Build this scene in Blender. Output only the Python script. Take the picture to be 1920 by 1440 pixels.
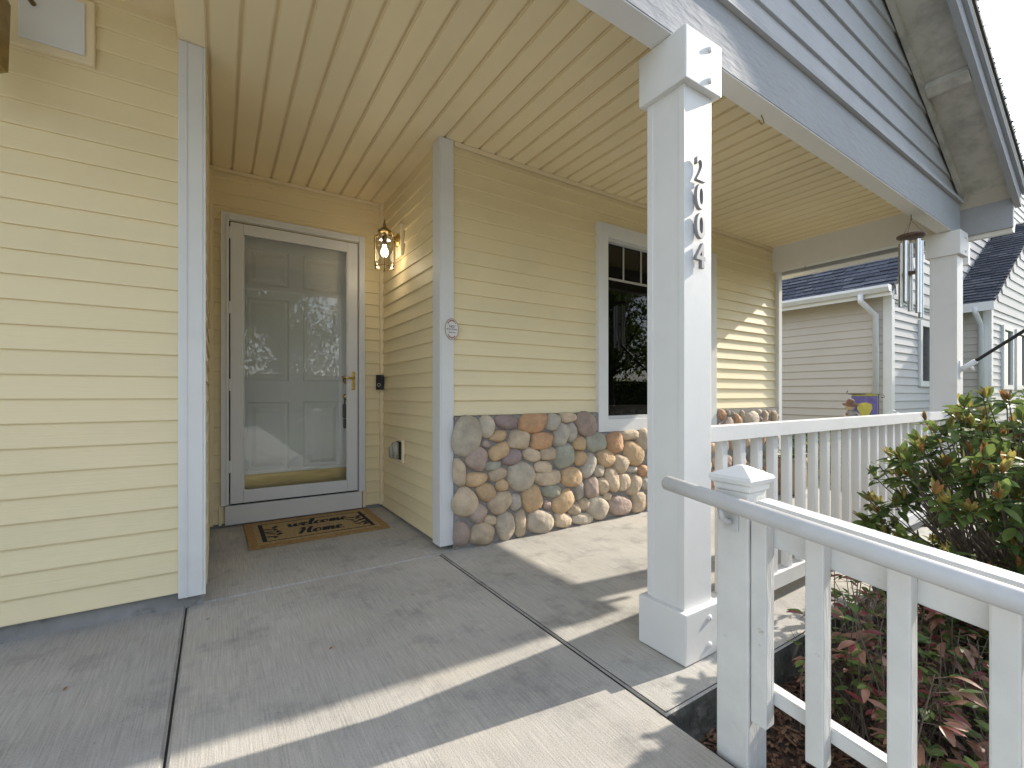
import bpy, bmesh, math, random
from mathutils import Vector, Matrix, Euler, noise

# ------------------------------------------------------------------ clean
for o in list(bpy.data.objects):
    bpy.data.objects.remove(o, do_unlink=True)
scene = bpy.context.scene
COL = scene.collection
R = math.radians
random.seed(11)

# ------------------------------------------------------------------ camera
YAW = math.atan(554 / 853.3)
cam_d = bpy.data.cameras.new('camera')
cam = bpy.data.objects.new('camera', cam_d)
COL.objects.link(cam)
cam.location = (0, 0, 0.97)
cam.rotation_euler = (R(90), 0, -YAW)
cam_d.sensor_fit = 'HORIZONTAL'
cam_d.sensor_width = 36
cam_d.lens = 16
cam_d.shift_y = 21 / 1920
cam_d.clip_start = 0.02
cam_d.clip_end = 2000
scene.camera = cam

# ------------------------------------------------------------------ world, sun, exposure
SUN = Vector((1.0, -0.14, 0.578)).normalized()          # towards the sun
world = bpy.data.worlds.new('World')
scene.world = world
world.use_nodes = True
wt = world.node_tree
wt.nodes.clear()
w_out = wt.nodes.new('ShaderNodeOutputWorld')
w_bg = wt.nodes.new('ShaderNodeBackground')
w_sky = wt.nodes.new('ShaderNodeTexSky')
w_sky.sky_type = 'NISHITA'
w_sky.sun_disc = False
w_sky.sun_elevation = math.asin(SUN.z)
w_sky.sun_rotation = math.atan2(SUN.x, SUN.y)
w_sky.air_density = 1.0
w_sky.dust_density = 0.7
w_sky.ozone_density = 1.0
# thin high cloud all over the sky
w_tc = wt.nodes.new('ShaderNodeTexCoord')
w_mp = wt.nodes.new('ShaderNodeMapping')
w_mp.inputs['Scale'].default_value = (1.0, 1.0, 2.6)
w_no = wt.nodes.new('ShaderNodeTexNoise')
w_no.inputs['Scale'].default_value = 2.2
w_no.inputs['Detail'].default_value = 8
w_no.inputs['Roughness'].default_value = 0.6
w_rp = wt.nodes.new('ShaderNodeValToRGB')
w_rp.color_ramp.elements[0].position = 0.36
w_rp.color_ramp.elements[0].color = (0.12, 0.12, 0.12, 1)
w_rp.color_ramp.elements[1].position = 0.66
w_rp.color_ramp.elements[1].color = (0.85, 0.85, 0.85, 1)
w_mx = wt.nodes.new('ShaderNodeMixRGB')
w_mx.inputs['Color2'].default_value = (4.2, 4.7, 5.5, 1)
L = wt.links.new
L(w_tc.outputs['Generated'], w_mp.inputs['Vector'])
L(w_mp.outputs['Vector'], w_no.inputs['Vector'])
L(w_no.outputs['Fac'], w_rp.inputs['Fac'])
L(w_rp.outputs['Color'], w_mx.inputs['Fac'])
L(w_sky.outputs['Color'], w_mx.inputs['Color1'])
L(w_mx.outputs['Color'], w_bg.inputs['Color'])
w_bg.inputs['Strength'].default_value = 0.15
L(w_bg.outputs['Background'], w_out.inputs['Surface'])

sun_d = bpy.data.lights.new('sun', 'SUN')
sun_d.energy = 3.0
sun_d.angle = R(0.53)
sun_d.color = (1.0, 0.94, 0.85)
sun = bpy.data.objects.new('sun', sun_d)
COL.objects.link(sun)
sun.rotation_euler = SUN.to_track_quat('Z', 'Y').to_euler()
sun.location = SUN * 30

scene.view_settings.view_transform = 'Standard'
scene.view_settings.look = 'None'
scene.view_settings.gamma = 1
scene.view_settings.use_curve_mapping = False
scene.view_settings.exposure = 1.3
scene.view_settings.use_white_balance = True
scene.view_settings.white_balance_temperature = 6850
scene.render.engine = 'CYCLES'
scene.cycles.max_bounces = 10
scene.cycles.diffuse_bounces = 6
scene.cycles.transparent_max_bounces = 12

# ------------------------------------------------------------------ materials
MATS = {}
def M(name, base, rough=0.6, var=0.12, scale=4.0, stretch=(1, 1, 1), bump=0.0, bscale=60.0, bstretch=(1, 1, 1),
      metal=0.0, tint=None, tintamt=0.0, tscale=1.5, tlo=0.5, thi=0.75, rnd=0.0, spec=0.5, emit=None, estr=0.0, sub=0.0):
    """procedural surface: base colour, mottling, an optional stain tint, an optional bump"""
    if name in MATS:
        return MATS[name]
    m = bpy.data.materials.new(name)
    m.use_nodes = True
    t = m.node_tree
    b = t.nodes['Principled BSDF']
    b.inputs['Roughness'].default_value = rough
    b.inputs['Metallic'].default_value = metal
    b.inputs['Specular IOR Level'].default_value = spec
    geo = t.nodes.new('ShaderNodeNewGeometry')
    mp = t.nodes.new('ShaderNodeMapping')
    mp.inputs['Scale'].default_value = stretch
    t.links.new(geo.outputs['Position'], mp.inputs['Vector'])
    no = t.nodes.new('ShaderNodeTexNoise')
    no.inputs['Scale'].default_value = scale
    no.inputs['Detail'].default_value = 6
    no.inputs['Roughness'].default_value = 0.6
    t.links.new(mp.outputs['Vector'], no.inputs['Vector'])
    rp = t.nodes.new('ShaderNodeValToRGB')
    c = Vector(base)
    rp.color_ramp.elements[0].position = 0.3
    rp.color_ramp.elements[1].position = 0.7
    rp.color_ramp.elements[0].color = (*(c * (1 - var)), 1)
    rp.color_ramp.elements[1].color = (*[min(1, x) for x in c * (1 + var)], 1)
    t.links.new(no.outputs['Fac'], rp.inputs['Fac'])
    out = rp.outputs['Color']
    if tint is not None:
        n2 = t.nodes.new('ShaderNodeTexNoise')
        n2.inputs['Scale'].default_value = tscale
        n2.inputs['Detail'].default_value = 8
        n2.inputs['Roughness'].default_value = 0.65
        t.links.new(geo.outputs['Position'], n2.inputs['Vector'])
        r2 = t.nodes.new('ShaderNodeValToRGB')
        r2.color_ramp.elements[0].position = tlo
        r2.color_ramp.elements[1].position = thi
        r2.color_ramp.elements[0].color = (0, 0, 0, 1)
        r2.color_ramp.elements[1].color = (tintamt, tintamt, tintamt, 1)
        t.links.new(n2.outputs['Fac'], r2.inputs['Fac'])
        mx = t.nodes.new('ShaderNodeMixRGB')
        mx.inputs['Color2'].default_value = (*tint, 1)
        t.links.new(r2.outputs['Color'], mx.inputs['Fac'])
        t.links.new(out, mx.inputs['Color1'])
        out = mx.outputs['Color']
    if rnd:
        oi = t.nodes.new('ShaderNodeObjectInfo')
        ma = t.nodes.new('ShaderNodeMapRange')
        ma.inputs['To Min'].default_value = 1 - rnd
        ma.inputs['To Max'].default_value = 1 + rnd
        t.links.new(oi.outputs['Random'], ma.inputs['Value'])
        mu = t.nodes.new('ShaderNodeMixRGB')
        mu.blend_type = 'MULTIPLY'
        mu.inputs['Fac'].default_value = 1
        t.links.new(out, mu.inputs['Color1'])
        t.links.new(ma.outputs['Result'], mu.inputs['Color2'])
        out = mu.outputs['Color']
    t.links.new(out, b.inputs['Base Color'])
    if bump:
        mb = t.nodes.new('ShaderNodeMapping')
        mb.inputs['Scale'].default_value = bstretch
        t.links.new(geo.outputs['Position'], mb.inputs['Vector'])
        n3 = t.nodes.new('ShaderNodeTexNoise')
        n3.inputs['Scale'].default_value = bscale
        n3.inputs['Detail'].default_value = 5
        t.links.new(mb.outputs['Vector'], n3.inputs['Vector'])
        bp = t.nodes.new('ShaderNodeBump')
        bp.inputs['Strength'].default_value = bump
        bp.inputs['Distance'].default_value = 0.01
        t.links.new(n3.outputs['Fac'], bp.inputs['Height'])
        t.links.new(bp.outputs['Normal'], b.inputs['Normal'])
    if emit is not None:
        b.inputs['Emission Color'].default_value = (*emit, 1)
        b.inputs['Emission Strength'].default_value = estr
    if sub:
        tr = t.nodes.new('ShaderNodeBsdfTranslucent')
        t.links.new(out, tr.inputs['Color'])
        ms = t.nodes.new('ShaderNodeMixShader')
        ms.inputs['Fac'].default_value = sub
        t.links.new(b.outputs['BSDF'], ms.inputs[1])
        t.links.new(tr.outputs['BSDF'], ms.inputs[2])
        t.links.new(ms.outputs['Shader'], t.nodes['Material Output'].inputs['Surface'])
    MATS[name] = m
    return m

def glass(name, tint=(1, 1, 1), ior=1.5):
    m = bpy.data.materials.new(name)
    m.use_nodes = True
    t = m.node_tree
    t.nodes.clear()
    o = t.nodes.new('ShaderNodeOutputMaterial')
    tr = t.nodes.new('ShaderNodeBsdfTransparent')
    tr.inputs['Color'].default_value = (*tint, 1)
    gl = t.nodes.new('ShaderNodeBsdfGlossy')
    gl.inputs['Roughness'].default_value = 0.0
    fr = t.nodes.new('ShaderNodeFresnel')
    fr.inputs['IOR'].default_value = ior
    # faint waviness of the pane
    geo = t.nodes.new('ShaderNodeNewGeometry')
    n = t.nodes.new('ShaderNodeTexNoise')
    n.inputs['Scale'].default_value = 2.5
    bp = t.nodes.new('ShaderNodeBump')
    bp.inputs['Strength'].default_value = 0.02
    bp.inputs['Distance'].default_value = 0.02
    t.links.new(geo.outputs['Position'], n.inputs['Vector'])
    t.links.new(n.outputs['Fac'], bp.inputs['Height'])
    t.links.new(bp.outputs['Normal'], gl.inputs['Normal'])
    mx = t.nodes.new('ShaderNodeMixShader')
    t.links.new(fr.outputs['Fac'], mx.inputs['Fac'])
    t.links.new(tr.outputs['BSDF'], mx.inputs[1])
    t.links.new(gl.outputs['BSDF'], mx.inputs[2])
    t.links.new(mx.outputs['Shader'], o.inputs['Surface'])
    MATS[name] = m
    return m

def concrete(name, base, dark=(0.13, 0.13, 0.14), lo=0.52, amt=0.55):
    m = bpy.data.materials.new(name)
    m.use_nodes = True
    t = m.node_tree
    b = t.nodes['Principled BSDF']
    b.inputs['Roughness'].default_value = 0.85
    b.inputs['Specular IOR Level'].default_value = 0.25
    geo = t.nodes.new('ShaderNodeNewGeometry')
    def nz(sc, stretch=(1, 1, 1), det=6, ro=0.6):
        mp = t.nodes.new('ShaderNodeMapping')
        mp.inputs['Scale'].default_value = stretch
        t.links.new(geo.outputs['Position'], mp.inputs['Vector'])
        n = t.nodes.new('ShaderNodeTexNoise')
        n.inputs['Scale'].default_value = sc
        n.inputs['Detail'].default_value = det
        n.inputs['Roughness'].default_value = ro
        t.links.new(mp.outputs['Vector'], n.inputs['Vector'])
        return n.outputs['Fac']
    def ramp(v, p0, p1, c0, c1):
        r = t.nodes.new('ShaderNodeValToRGB')
        r.color_ramp.elements[0].position = p0
        r.color_ramp.elements[1].position = p1
        r.color_ramp.elements[0].color = (*c0, 1)
        r.color_ramp.elements[1].color = (*c1, 1)
        t.links.new(v, r.inputs['Fac'])
        return r.outputs['Color']
    def mix(fac, a, bcol, mode='MIX'):
        x = t.nodes.new('ShaderNodeMixRGB')
        x.blend_type = mode
        if isinstance(fac, float):
            x.inputs['Fac'].default_value = fac
        else:
            t.links.new(fac, x.inputs['Fac'])
        t.links.new(a, x.inputs['Color1'])
        if isinstance(bcol, tuple):
            x.inputs['Color2'].default_value = (*bcol, 1)
        else:
            t.links.new(bcol, x.inputs['Color2'])
        return x.outputs['Color']
    c = Vector(base)
    col = ramp(nz(1.3), 0.32, 0.68, tuple(c * 0.84), tuple(c * 1.1))
    # tan weathering
    col = mix(ramp(nz(2.1, det=8), 0.5, 0.72, (0, 0, 0), (0.35, 0.35, 0.35)), col, tuple(Vector((1.05, 0.93, 0.74)) * c.x))
    # dark blotches
    col = mix(ramp(nz(3.7, det=10, ro=0.7), lo, lo + 0.22, (0, 0, 0), (amt, amt, amt)), col, dark)
    # broom streaks and grain
    streak = nz(7.0, (26, 0.9, 1), 4)
    col = mix(0.8, col, ramp(streak, 0.28, 0.72, (0.74, 0.74, 0.74), (1.16, 1.16, 1.16)), 'MULTIPLY')
    grain = nz(210, det=2)
    col = mix(0.6, col, ramp(grain, 0.3, 0.7, (0.78, 0.78, 0.78), (1.16, 1.16, 1.16)), 'MULTIPLY')
    # pits
    col = mix(ramp(nz(55, det=2), 0.72, 0.77, (0, 0, 0), (0.75, 0.75, 0.75)), col, dark)
    t.links.new(col, b.inputs['Base Color'])
    bp = t.nodes.new('ShaderNodeBump')
    bp.inputs['Strength'].default_value = 0.35
    bp.inputs['Distance'].default_value = 0.004
    ad = t.nodes.new('ShaderNodeMath')
    t.links.new(streak, ad.inputs[0])
    t.links.new(grain, ad.inputs[1])
    t.links.new(ad.outputs[0], bp.inputs['Height'])
    t.links.new(bp.outputs['Normal'], b.inputs['Normal'])
    MATS[name] = m
    return m

VINYL = M('cream_vinyl', (0.775, 0.66, 0.42), 0.5, 0.03, 1.6, bump=0.12, bscale=8, bstretch=(1.2, 1.2, 25), rnd=0.025,
          tint=(0.55, 0.50, 0.36), tintamt=0.2, tscale=2.6, tlo=0.5, thi=0.8)
VINYL_TRIM = M('cream_vinyl_trim', (0.79, 0.67, 0.46), 0.5, 0.03, 3)
SOFFIT = M('cream_soffit', (0.79, 0.675, 0.445), 0.42, 0.04, 1.2, rnd=0.02)
GROOVE_SHADE = M('soffit_groove_shade', (0.66, 0.54, 0.33), 0.6, 0.1, 3)  # deeper than the soffit: shade inside the grooves put into the colour
WHITE = M('white_paint', (0.68, 0.68, 0.67), 0.5, 0.03, 5, bump=0.04, bscale=30, tint=(0.5, 0.48, 0.44), tintamt=0.3, tscale=4, tlo=0.58, thi=0.8)
WHITE_GLOSS = M('white_aluminium', (0.70, 0.71, 0.73), 0.32, 0.02, 4)
WHITE_BEAM = M('weathered_shaded_beam', (0.33, 0.34, 0.365), 0.75, 0.05, 3, bump=0.5, bscale=45, bstretch=(0.25, 1, 1),
               tint=(0.36, 0.34, 0.30), tintamt=0.25, tscale=3.2, tlo=0.48, thi=0.75)  # weathered paint, also darkened and blued for the shade on the porch front
WHITE_WOOD = M('white_flaking_wood', (0.60, 0.595, 0.57), 0.65, 0.06, 9, bump=0.5, bscale=20, bstretch=(5, 0.7, 0.7),
               tint=(0.34, 0.29, 0.22), tintamt=0.6, tscale=34, tlo=0.66, thi=0.72)
PIPE = M('grey_white_pipe', (0.50, 0.50, 0.495), 0.38, 0.08, 10, tint=(0.34, 0.32, 0.30), tintamt=0.4, tscale=7, tlo=0.55, thi=0.75)
DOOR = M('white_door', (0.88, 0.85, 0.77), 0.4, 0.02, 4)
BRASS = M('brass', (0.62, 0.44, 0.16), 0.25, 0.12, 12, metal=1.0)
BRASS_PLATE = M('brass_kick_plate', (0.60, 0.44, 0.14), 0.35, 0.15, 6, stretch=(1, 1, 6), metal=0.75)
BRASS_DARK = M('aged_brass', (0.30, 0.22, 0.10), 0.35, 0.25, 20, metal=1.0)
BLACK = M('black_plastic', (0.012, 0.012, 0.016), 0.35, 0.1, 20)
RUBBER = M('dark_gap', (0.02, 0.02, 0.02), 0.9, 0.2, 20)
ALU = M('brushed_aluminium', (0.62, 0.63, 0.64), 0.3, 0.08, 20, metal=1.0)
NUMBER = M('satin_nickel', (0.26, 0.26, 0.27), 0.45, 0.1, 30, metal=0.35)
SILVER_TRIM = M('grey_window_vinyl', (0.55, 0.55, 0.55), 0.4, 0.04, 5)
MUNTIN = M('tan_grey_muntin', (0.34, 0.32, 0.29), 0.5, 0.05, 5)
MOSSY = M('mossy_slab_edge', (0.10, 0.10, 0.085), 0.95, 0.5, 9, bump=0.9, bscale=40, tint=(0.26, 0.25, 0.23), tintamt=0.7, tscale=12, tlo=0.5, thi=0.65)
DARKROOM = M('dark_interior', (0.07, 0.06, 0.05), 0.9, 0.3, 1.5)
GLASS = glass('door_glass', (0.98, 0.98, 0.97), 1.62)
GLASS_WIN = glass('window_glass', (0.85, 0.87, 0.87), 1.6)
GLASS_LAMP = glass('lantern_glass', (0.86, 0.86, 0.82), 1.45)
BULB = M('lit_bulb', (1, 1, 1), 0.4, 0, 1, emit=(1.0, 0.86, 0.62), estr=5.0)
CONC = concrete('broom_concrete', (0.46, 0.44, 0.405))
CONC_PORCH = concrete('porch_concrete', (0.45, 0.435, 0.40), (0.12, 0.115, 0.105), 0.50, 0.6)
CONC_DARK = concrete('stained_concrete', (0.40, 0.39, 0.375), (0.13, 0.13, 0.125))
FOUND = M('foundation_concrete', (0.25, 0.245, 0.235), 0.9, 0.2, 6, bump=0.5, bscale=50, tint=(0.06, 0.06, 0.06), tintamt=0.7, tscale=9, tlo=0.5, thi=0.7)
MORTAR = M('grey_mortar', (0.27, 0.255, 0.235), 0.95, 0.2, 14, bump=1.0, bscale=90)
STONES = {}
for k, c in dict(a=(0.47, 0.405, 0.315), t=(0.51, 0.40, 0.28), y=(0.53, 0.365, 0.21), o=(0.49, 0.285, 0.155),
                 p=(0.29, 0.215, 0.205), m=(0.37, 0.28, 0.23), g=(0.42, 0.38, 0.315), v=(0.325, 0.32, 0.255)).items():
    STONES[k] = M('river_stone_' + k, c, 0.8, 0.22, 11, bump=0.9, bscale=34, tint=tuple(Vector(c) * 0.55 + Vector((0.06, 0.055, 0.05))), tintamt=0.6, tscale=7, tlo=0.45, thi=0.75, rnd=0.12)
MAT_COIR = M('coir', (0.40, 0.24, 0.095), 0.95, 0.3, 60, bump=0.8, bscale=260)
MAT_COIR2 = M('coir_light', (0.44, 0.31, 0.145), 0.95, 0.3, 60, bump=0.8, bscale=260)
INK = M('mat_ink', (0.018, 0.018, 0.022), 0.9, 0.4, 80)
INK_GREEN = M('mat_green_ink', (0.055, 0.085, 0.06), 0.9, 0.4, 60)
INK_BROWN = M('mat_brown_ink', (0.20, 0.09, 0.035), 0.9, 0.3, 60)
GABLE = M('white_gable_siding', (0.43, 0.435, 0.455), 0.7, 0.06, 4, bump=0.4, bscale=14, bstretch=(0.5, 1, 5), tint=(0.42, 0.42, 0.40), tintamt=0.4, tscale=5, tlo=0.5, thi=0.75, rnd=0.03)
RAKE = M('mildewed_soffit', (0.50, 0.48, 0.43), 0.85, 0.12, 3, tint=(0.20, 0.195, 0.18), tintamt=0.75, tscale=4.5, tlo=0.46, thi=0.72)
SHINGLE = [M('shingle_%d' % i, c, 0.9, 0.4, 26, bump=0.8, bscale=150) for i, c in
           enumerate([(0.016, 0.018, 0.026), (0.05, 0.055, 0.075), (0.075, 0.08, 0.10), (0.115, 0.12, 0.14)])]
MOSS = M('roof_moss', (0.035, 0.06, 0.02), 0.95, 0.4, 30, bump=1, bscale=90)
NSIDE = M('taupe_vinyl', (0.50, 0.455, 0.405), 0.55, 0.04, 2, rnd=0.03)
NFRONT = M('grey_vinyl', (0.46, 0.455, 0.46), 0.55, 0.04, 2, rnd=0.03)
SOIL = M('dark_soil', (0.06, 0.04, 0.03), 0.95, 0.5, 20, bump=1, bscale=60)
LAWN = M('lawn_turf', (0.05, 0.085, 0.025), 0.95, 0.4, 2.5, bump=1, bscale=40, tint=(0.11, 0.10, 0.045), tintamt=0.6, tscale=0.8)
ASPH = M('asphalt', (0.05, 0.05, 0.052), 0.9, 0.2, 30)
BARK = [M('bark_%d' % i, c, 0.95, 0.35, 40) for i, c in enumerate([(0.10, 0.05, 0.03), (0.16, 0.085, 0.05), (0.06, 0.03, 0.02), (0.22, 0.13, 0.08)])]

# ------------------------------------------------------------------ object helpers
WM = {}
def put(name, mesh, mat, parent=None, loc=(0, 0, 0), rot=(0, 0, 0), scale=(1, 1, 1)):
    o = bpy.data.objects.new(name, mesh)
    COL.objects.link(o)
    if mesh is not None and mat is not None and len(mesh.materials) == 0:
        mesh.materials.append(mat)
    o.location = loc
    o.rotation_euler = rot
    o.scale = scale
    WM[o] = Matrix.LocRotScale(Vector(loc), Euler(rot), Vector(scale))
    if parent is not None:
        o.parent = parent
        o.matrix_parent_inverse = WM[parent].inverted()
    return o

def tag(o, label=None, cat=None, group=None, kind=None):
    if label: o['label'] = label
    if cat: o['category'] = cat
    if group: o['group'] = group
    if kind: o['kind'] = kind
    return o

def thing(name, loc, label, cat, group=None):
    return tag(put(name, None, None, None, loc), label, cat, group)

def mesh_bm(bm, name, smooth=False):
    me = bpy.data.meshes.new(name)
    bm.normal_update()
    bm.to_mesh(me)
    bm.free()
    if smooth:
        for p in me.polygons:
            p.use_smooth = True
    return me

def bm_box(bm, x0, x1, y0, y1, z0, z1, mi=0):
    v = [bm.verts.new(p) for p in ((x0, y0, z0), (x1, y0, z0), (x1, y1, z0), (x0, y1, z0),
                                   (x0, y0, z1), (x1, y0, z1), (x1, y1, z1), (x0, y1, z1))]
    fs = []
    for q in ((3, 2, 1, 0), (4, 5, 6, 7), (0, 1, 5, 4), (1, 2, 6, 5), (2, 3, 7, 6), (3, 0, 4, 7)):
        f = bm.faces.new([v[i] for i in q])
        f.material_index = mi
        fs.append(f)
    return v

BOXC = {}
def box_mesh(sx, sy, sz, bev, name='box'):
    key = (round(sx, 5), round(sy, 5), round(sz, 5), bev, name)
    bm = bmesh.new()
    bm_box(bm, -sx / 2, sx / 2, -sy / 2, sy / 2, -sz / 2, sz / 2)
    if bev:
        bmesh.ops.bevel(bm, geom=bm.edges[:], offset=min(bev, min(sx, sy, sz) * 0.45), segments=2, affect='EDGES', profile=0.6)
    return mesh_bm(bm, name)

def box(name, x0, x1, y0, y1, z0, z1, mat, parent=None, bev=0.003, rot=(0, 0, 0)):
    key = (name, round(abs(x1 - x0), 4), round(abs(y1 - y0), 4), round(abs(z1 - z0), 4), bev, mat.name)
    if key not in BOXC:
        BOXC[key] = box_mesh(abs(x1 - x0), abs(y1 - y0), abs(z1 - z0), bev, name)
    return put(name, BOXC[key], mat, parent, ((x0 + x1) / 2, (y0 + y1) / 2, (z0 + z1) / 2), rot)

def boxes(name, lst, mat, parent=None):
    bm = bmesh.new()
    for b in lst:
        bm_box(bm, *b)
    return put(name, mesh_bm(bm, name), mat, parent)

def bm_tube(bm, pts, rad, seg=10, caps=True, mi=0):
    pts = [Vector(p) for p in pts]
    if not isinstance(rad, (list, tuple)):
        rad = [rad] * len(pts)
    rings = []
    up = None
    for i, p in enumerate(pts):
        d = (pts[min(i + 1, len(pts) - 1)] - pts[max(i - 1, 0)]).normalized()
        if up is None or abs(up.dot(d)) > 0.95:
            up = Vector((0, 0, 1)) if abs(d.z) < 0.9 else Vector((1, 0, 0))
        a = d.cross(up).normalized()
        b = a.cross(d).normalized()
        up = b
        rings.append([bm.verts.new(p + (a * math.cos(t) + b * math.sin(t)) * rad[i])
                      for t in (2 * math.pi * k / seg for k in range(seg))])
    for i in range(len(rings) - 1):
        for k in range(seg):
            f = bm.faces.new((rings[i][k], rings[i][(k + 1) % seg], rings[i + 1][(k + 1) % seg], rings[i + 1][k]))
            f.smooth = True
            f.material_index = mi
    if caps:
        for r, rev in ((rings[0], False), (rings[-1], True)):
            f = bm.faces.new(r if rev else r[::-1])
            f.material_index = mi

def tube(name, pts, rad, mat, parent=None, seg=12):
    c = Vector(pts[0])
    bm = bmesh.new()
    bm_tube(bm, [Vector(p) - c for p in pts], rad, seg)
    bmesh.ops.recalc_face_normals(bm, faces=bm.faces[:])
    return put(name, mesh_bm(bm, name), mat, parent, c)

def lathe(name, prof, mat, parent=None, loc=(0, 0, 0), seg=24, rot=(0, 0, 0), smooth=True):
    bm = bmesh.new()
    rings = []
    for r, z in prof:
        rings.append([bm.verts.new((r * math.cos(2 * math.pi * k / seg), r * math.sin(2 * math.pi * k / seg), z)) for k in range(seg)])
    for i in range(len(rings) - 1):
        for k in range(seg):
            f = bm.faces.new((rings[i][k], rings[i][(k + 1) % seg], rings[i + 1][(k + 1) % seg], rings[i + 1][k]))
            f.smooth = smooth
    bm.faces.new(rings[0][::-1])
    bm.faces.new(rings[-1])
    bmesh.ops.remove_doubles(bm, verts=bm.verts[:], dist=1e-5)
    bmesh.ops.recalc_face_normals(bm, faces=bm.faces[:])
    return put(name, mesh_bm(bm, name), mat, parent, loc, rot)

def prism(name, pts, y0, y1, mat, parent=None, axis='Y'):
    """polygon in the XZ plane (axis Y) or the YZ plane (axis X) pushed along the axis; y0 and y1 may be functions of X"""
    fy0 = y0 if callable(y0) else (lambda a: y0)
    fy1 = y1 if callable(y1) else (lambda a: y1)
    n = len(pts)
    bm = bmesh.new()
    if axis == 'Y':
        a = [bm.verts.new((p[0], fy0(p[0]), p[1])) for p in pts]
        b = [bm.verts.new((p[0], fy1(p[0]), p[1])) for p in pts]
    else:
        a = [bm.verts.new((y0, p[0], p[1])) for p in pts]
        b = [bm.verts.new((y1, p[0], p[1])) for p in pts]
    bm.faces.new(a)
    bm.faces.new(b[::-1])
    for i in range(n):
        bm.faces.new((a[i], b[i], b[(i + 1) % n], a[(i + 1) % n]))
    bmesh.ops.recalc_face_normals(bm, faces=bm.faces[:])
    return put(name, mesh_bm(bm, name), mat, parent)

def text_mesh(s, size, extrude, bevel=0.0, shear=0.0, offset=0.0, spacing=1.0, xs=1.0):
    c = bpy.data.curves.new('lettering', 'FONT')
    c.body = s
    c.size = size
    c.extrude = extrude
    c.bevel_depth = bevel
    c.bevel_resolution = 1
    c.shear = shear
    c.offset = offset
    c.space_character = spacing
    c.align_x = 'CENTER'
    c.align_y = 'CENTER'
    c.resolution_u = 5
    ob = bpy.data.objects.new('tmp_text', c)
    COL.objects.link(ob)
    bpy.context.view_layer.update()
    me = bpy.data.meshes.new_from_object(ob)
    bpy.data.objects.remove(ob, do_unlink=True)
    me.materials.clear()
    if xs != 1.0:
        for v in me.vertices:
            v.co.x *= xs
    return me

# lap siding ------------------------------------------------------------
def lap_mesh(length, c, out, name='siding_board', z_cut=None, lefts=None):
    prof = [(0.0, 0.0), (-out * 0.93, 0.0), (-out, 0.0035), (-out * 0.95, 0.009), (-out * 0.55, c * 0.45), (-out * 0.22, c * 0.85), (-out * 0.12, c + 0.004), (0.0, c + 0.004)]
    bm = bmesh.new()
    a = [bm.verts.new((0, y, z)) for y, z in prof]
    b = [bm.verts.new((length, y, z)) for y, z in prof]
    n = len(prof)
    for i in range(n):
        bm.faces.new((a[i], a[(i + 1) % n], b[(i + 1) % n], b[i]))
    bm.faces.new(a[::-1])
    bm.faces.new(b)
    bmesh.ops.recalc_face_normals(bm, faces=bm.faces[:])
    return mesh_bm(bm, name)

LAPC = {}
def siding(parent, origin, rotz, length, z0, z1, mat, c=0.0978, out=0.013, openings=(), clip=None):
    """courses of lap siding; openings are (u0, u1, za, zb); clip(z) may narrow a course to (u0, u1)"""
    n = int(round((z1 - z0) / c))
    for i in range(n):
        z = z0 + i * c
        u0, u1 = (0, length) if clip is None else clip(z + c * 0.5)
        segs = [(u0, u1)]
        for (a, b, za, zb) in openings:
            if za < z + c * 0.6 and zb > z + c * 0.4:
                ns = []
                for s, e in segs:
                    if b <= s or a >= e:
                        ns.append((s, e))
                        continue
                    if a > s: ns.append((s, a))
                    if b < e: ns.append((b, e))
                segs = ns
        for s, e in segs:
            if e - s < 0.02:
                continue
            key = (round(e - s, 3), c, out, mat.name)
            if key not in LAPC:
                LAPC[key] = lap_mesh(e - s, c, out)
            d = Matrix.Rotation(rotz, 3, 'Z') @ Vector((s, 0, 0))
            put('siding_board', LAPC[key], mat, parent, Vector(origin) + d + Vector((0, 0, z)), (0, 0, rotz))

# =================================================================== SETTING
ZC = 2.575            # porch ceiling
YG = 2.56             # garage front
YW = 2.63             # window wall
YD = 3.82             # door wall
XL, XR = -0.05, 1.18  # alcove sides
XE = 5.17             # end of the window wall
def fy(x):            # centre line of the porch front
    return 1.125 + 0.018 * (x - 1.5)

def sheet(name, x0, x1, y0, y1, z, mat):
    bm = bmesh.new()
    bm.faces.new([bm.verts.new(p) for p in ((x0, y0, z), (x1, y0, z), (x1, y1, z), (x0, y1, z))])
    return tag(put(name, mesh_bm(bm, name), mat), kind='structure')

sheet('ground', -300, 300, -300, 300, -0.17, LAWN)
sheet('road', -300, 300, -16, -9, -0.164, ASPH)
# concrete: driveway, walkway, alcove floor, porch floor, each a slab with its own joint
def slab(name, x0, x1, y0, y1, mat, zt=0.0, th=0.16, zback=None):
    bm = bmesh.new()
    v = bm_box(bm, x0, x1, y0, y1, zt - th, zt)
    if zback is not None:
        for w in v:
            if w.co.z > zt - 0.01 and w.co.y > (y0 + y1) / 2:
                w.co.z = zback
    es = [e for e in bm.edges if all(u.co.z > zt - 0.02 for u in e.verts)]
    bmesh.ops.bevel(bm, geom=es, offset=0.008, segments=3, affect='EDGES')
    return tag(put(name, mesh_bm(bm, name), mat), kind='structure')
slab('driveway', -7.0, -0.119, -8.8, 2.60, CONC_DARK)
slab('walkway', -0.112, 1.139, -8.8, 2.566, CONC)
slab('alcove_floor', -0.112, 1.24, 2.575, 3.95, CONC, zback=0.032)
pf = slab('porch_floor', 1.148, 5.26, 0.905, 2.72, CONC_PORCH)
pf.data.materials.append(MOSSY)
for q in pf.data.polygons:
    if abs(q.normal.z) < 0.3: q.material_index = 1
sheet('planting_bed', 1.15, 9.0, -3.0, 0.92, -0.155, SOIL)
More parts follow.
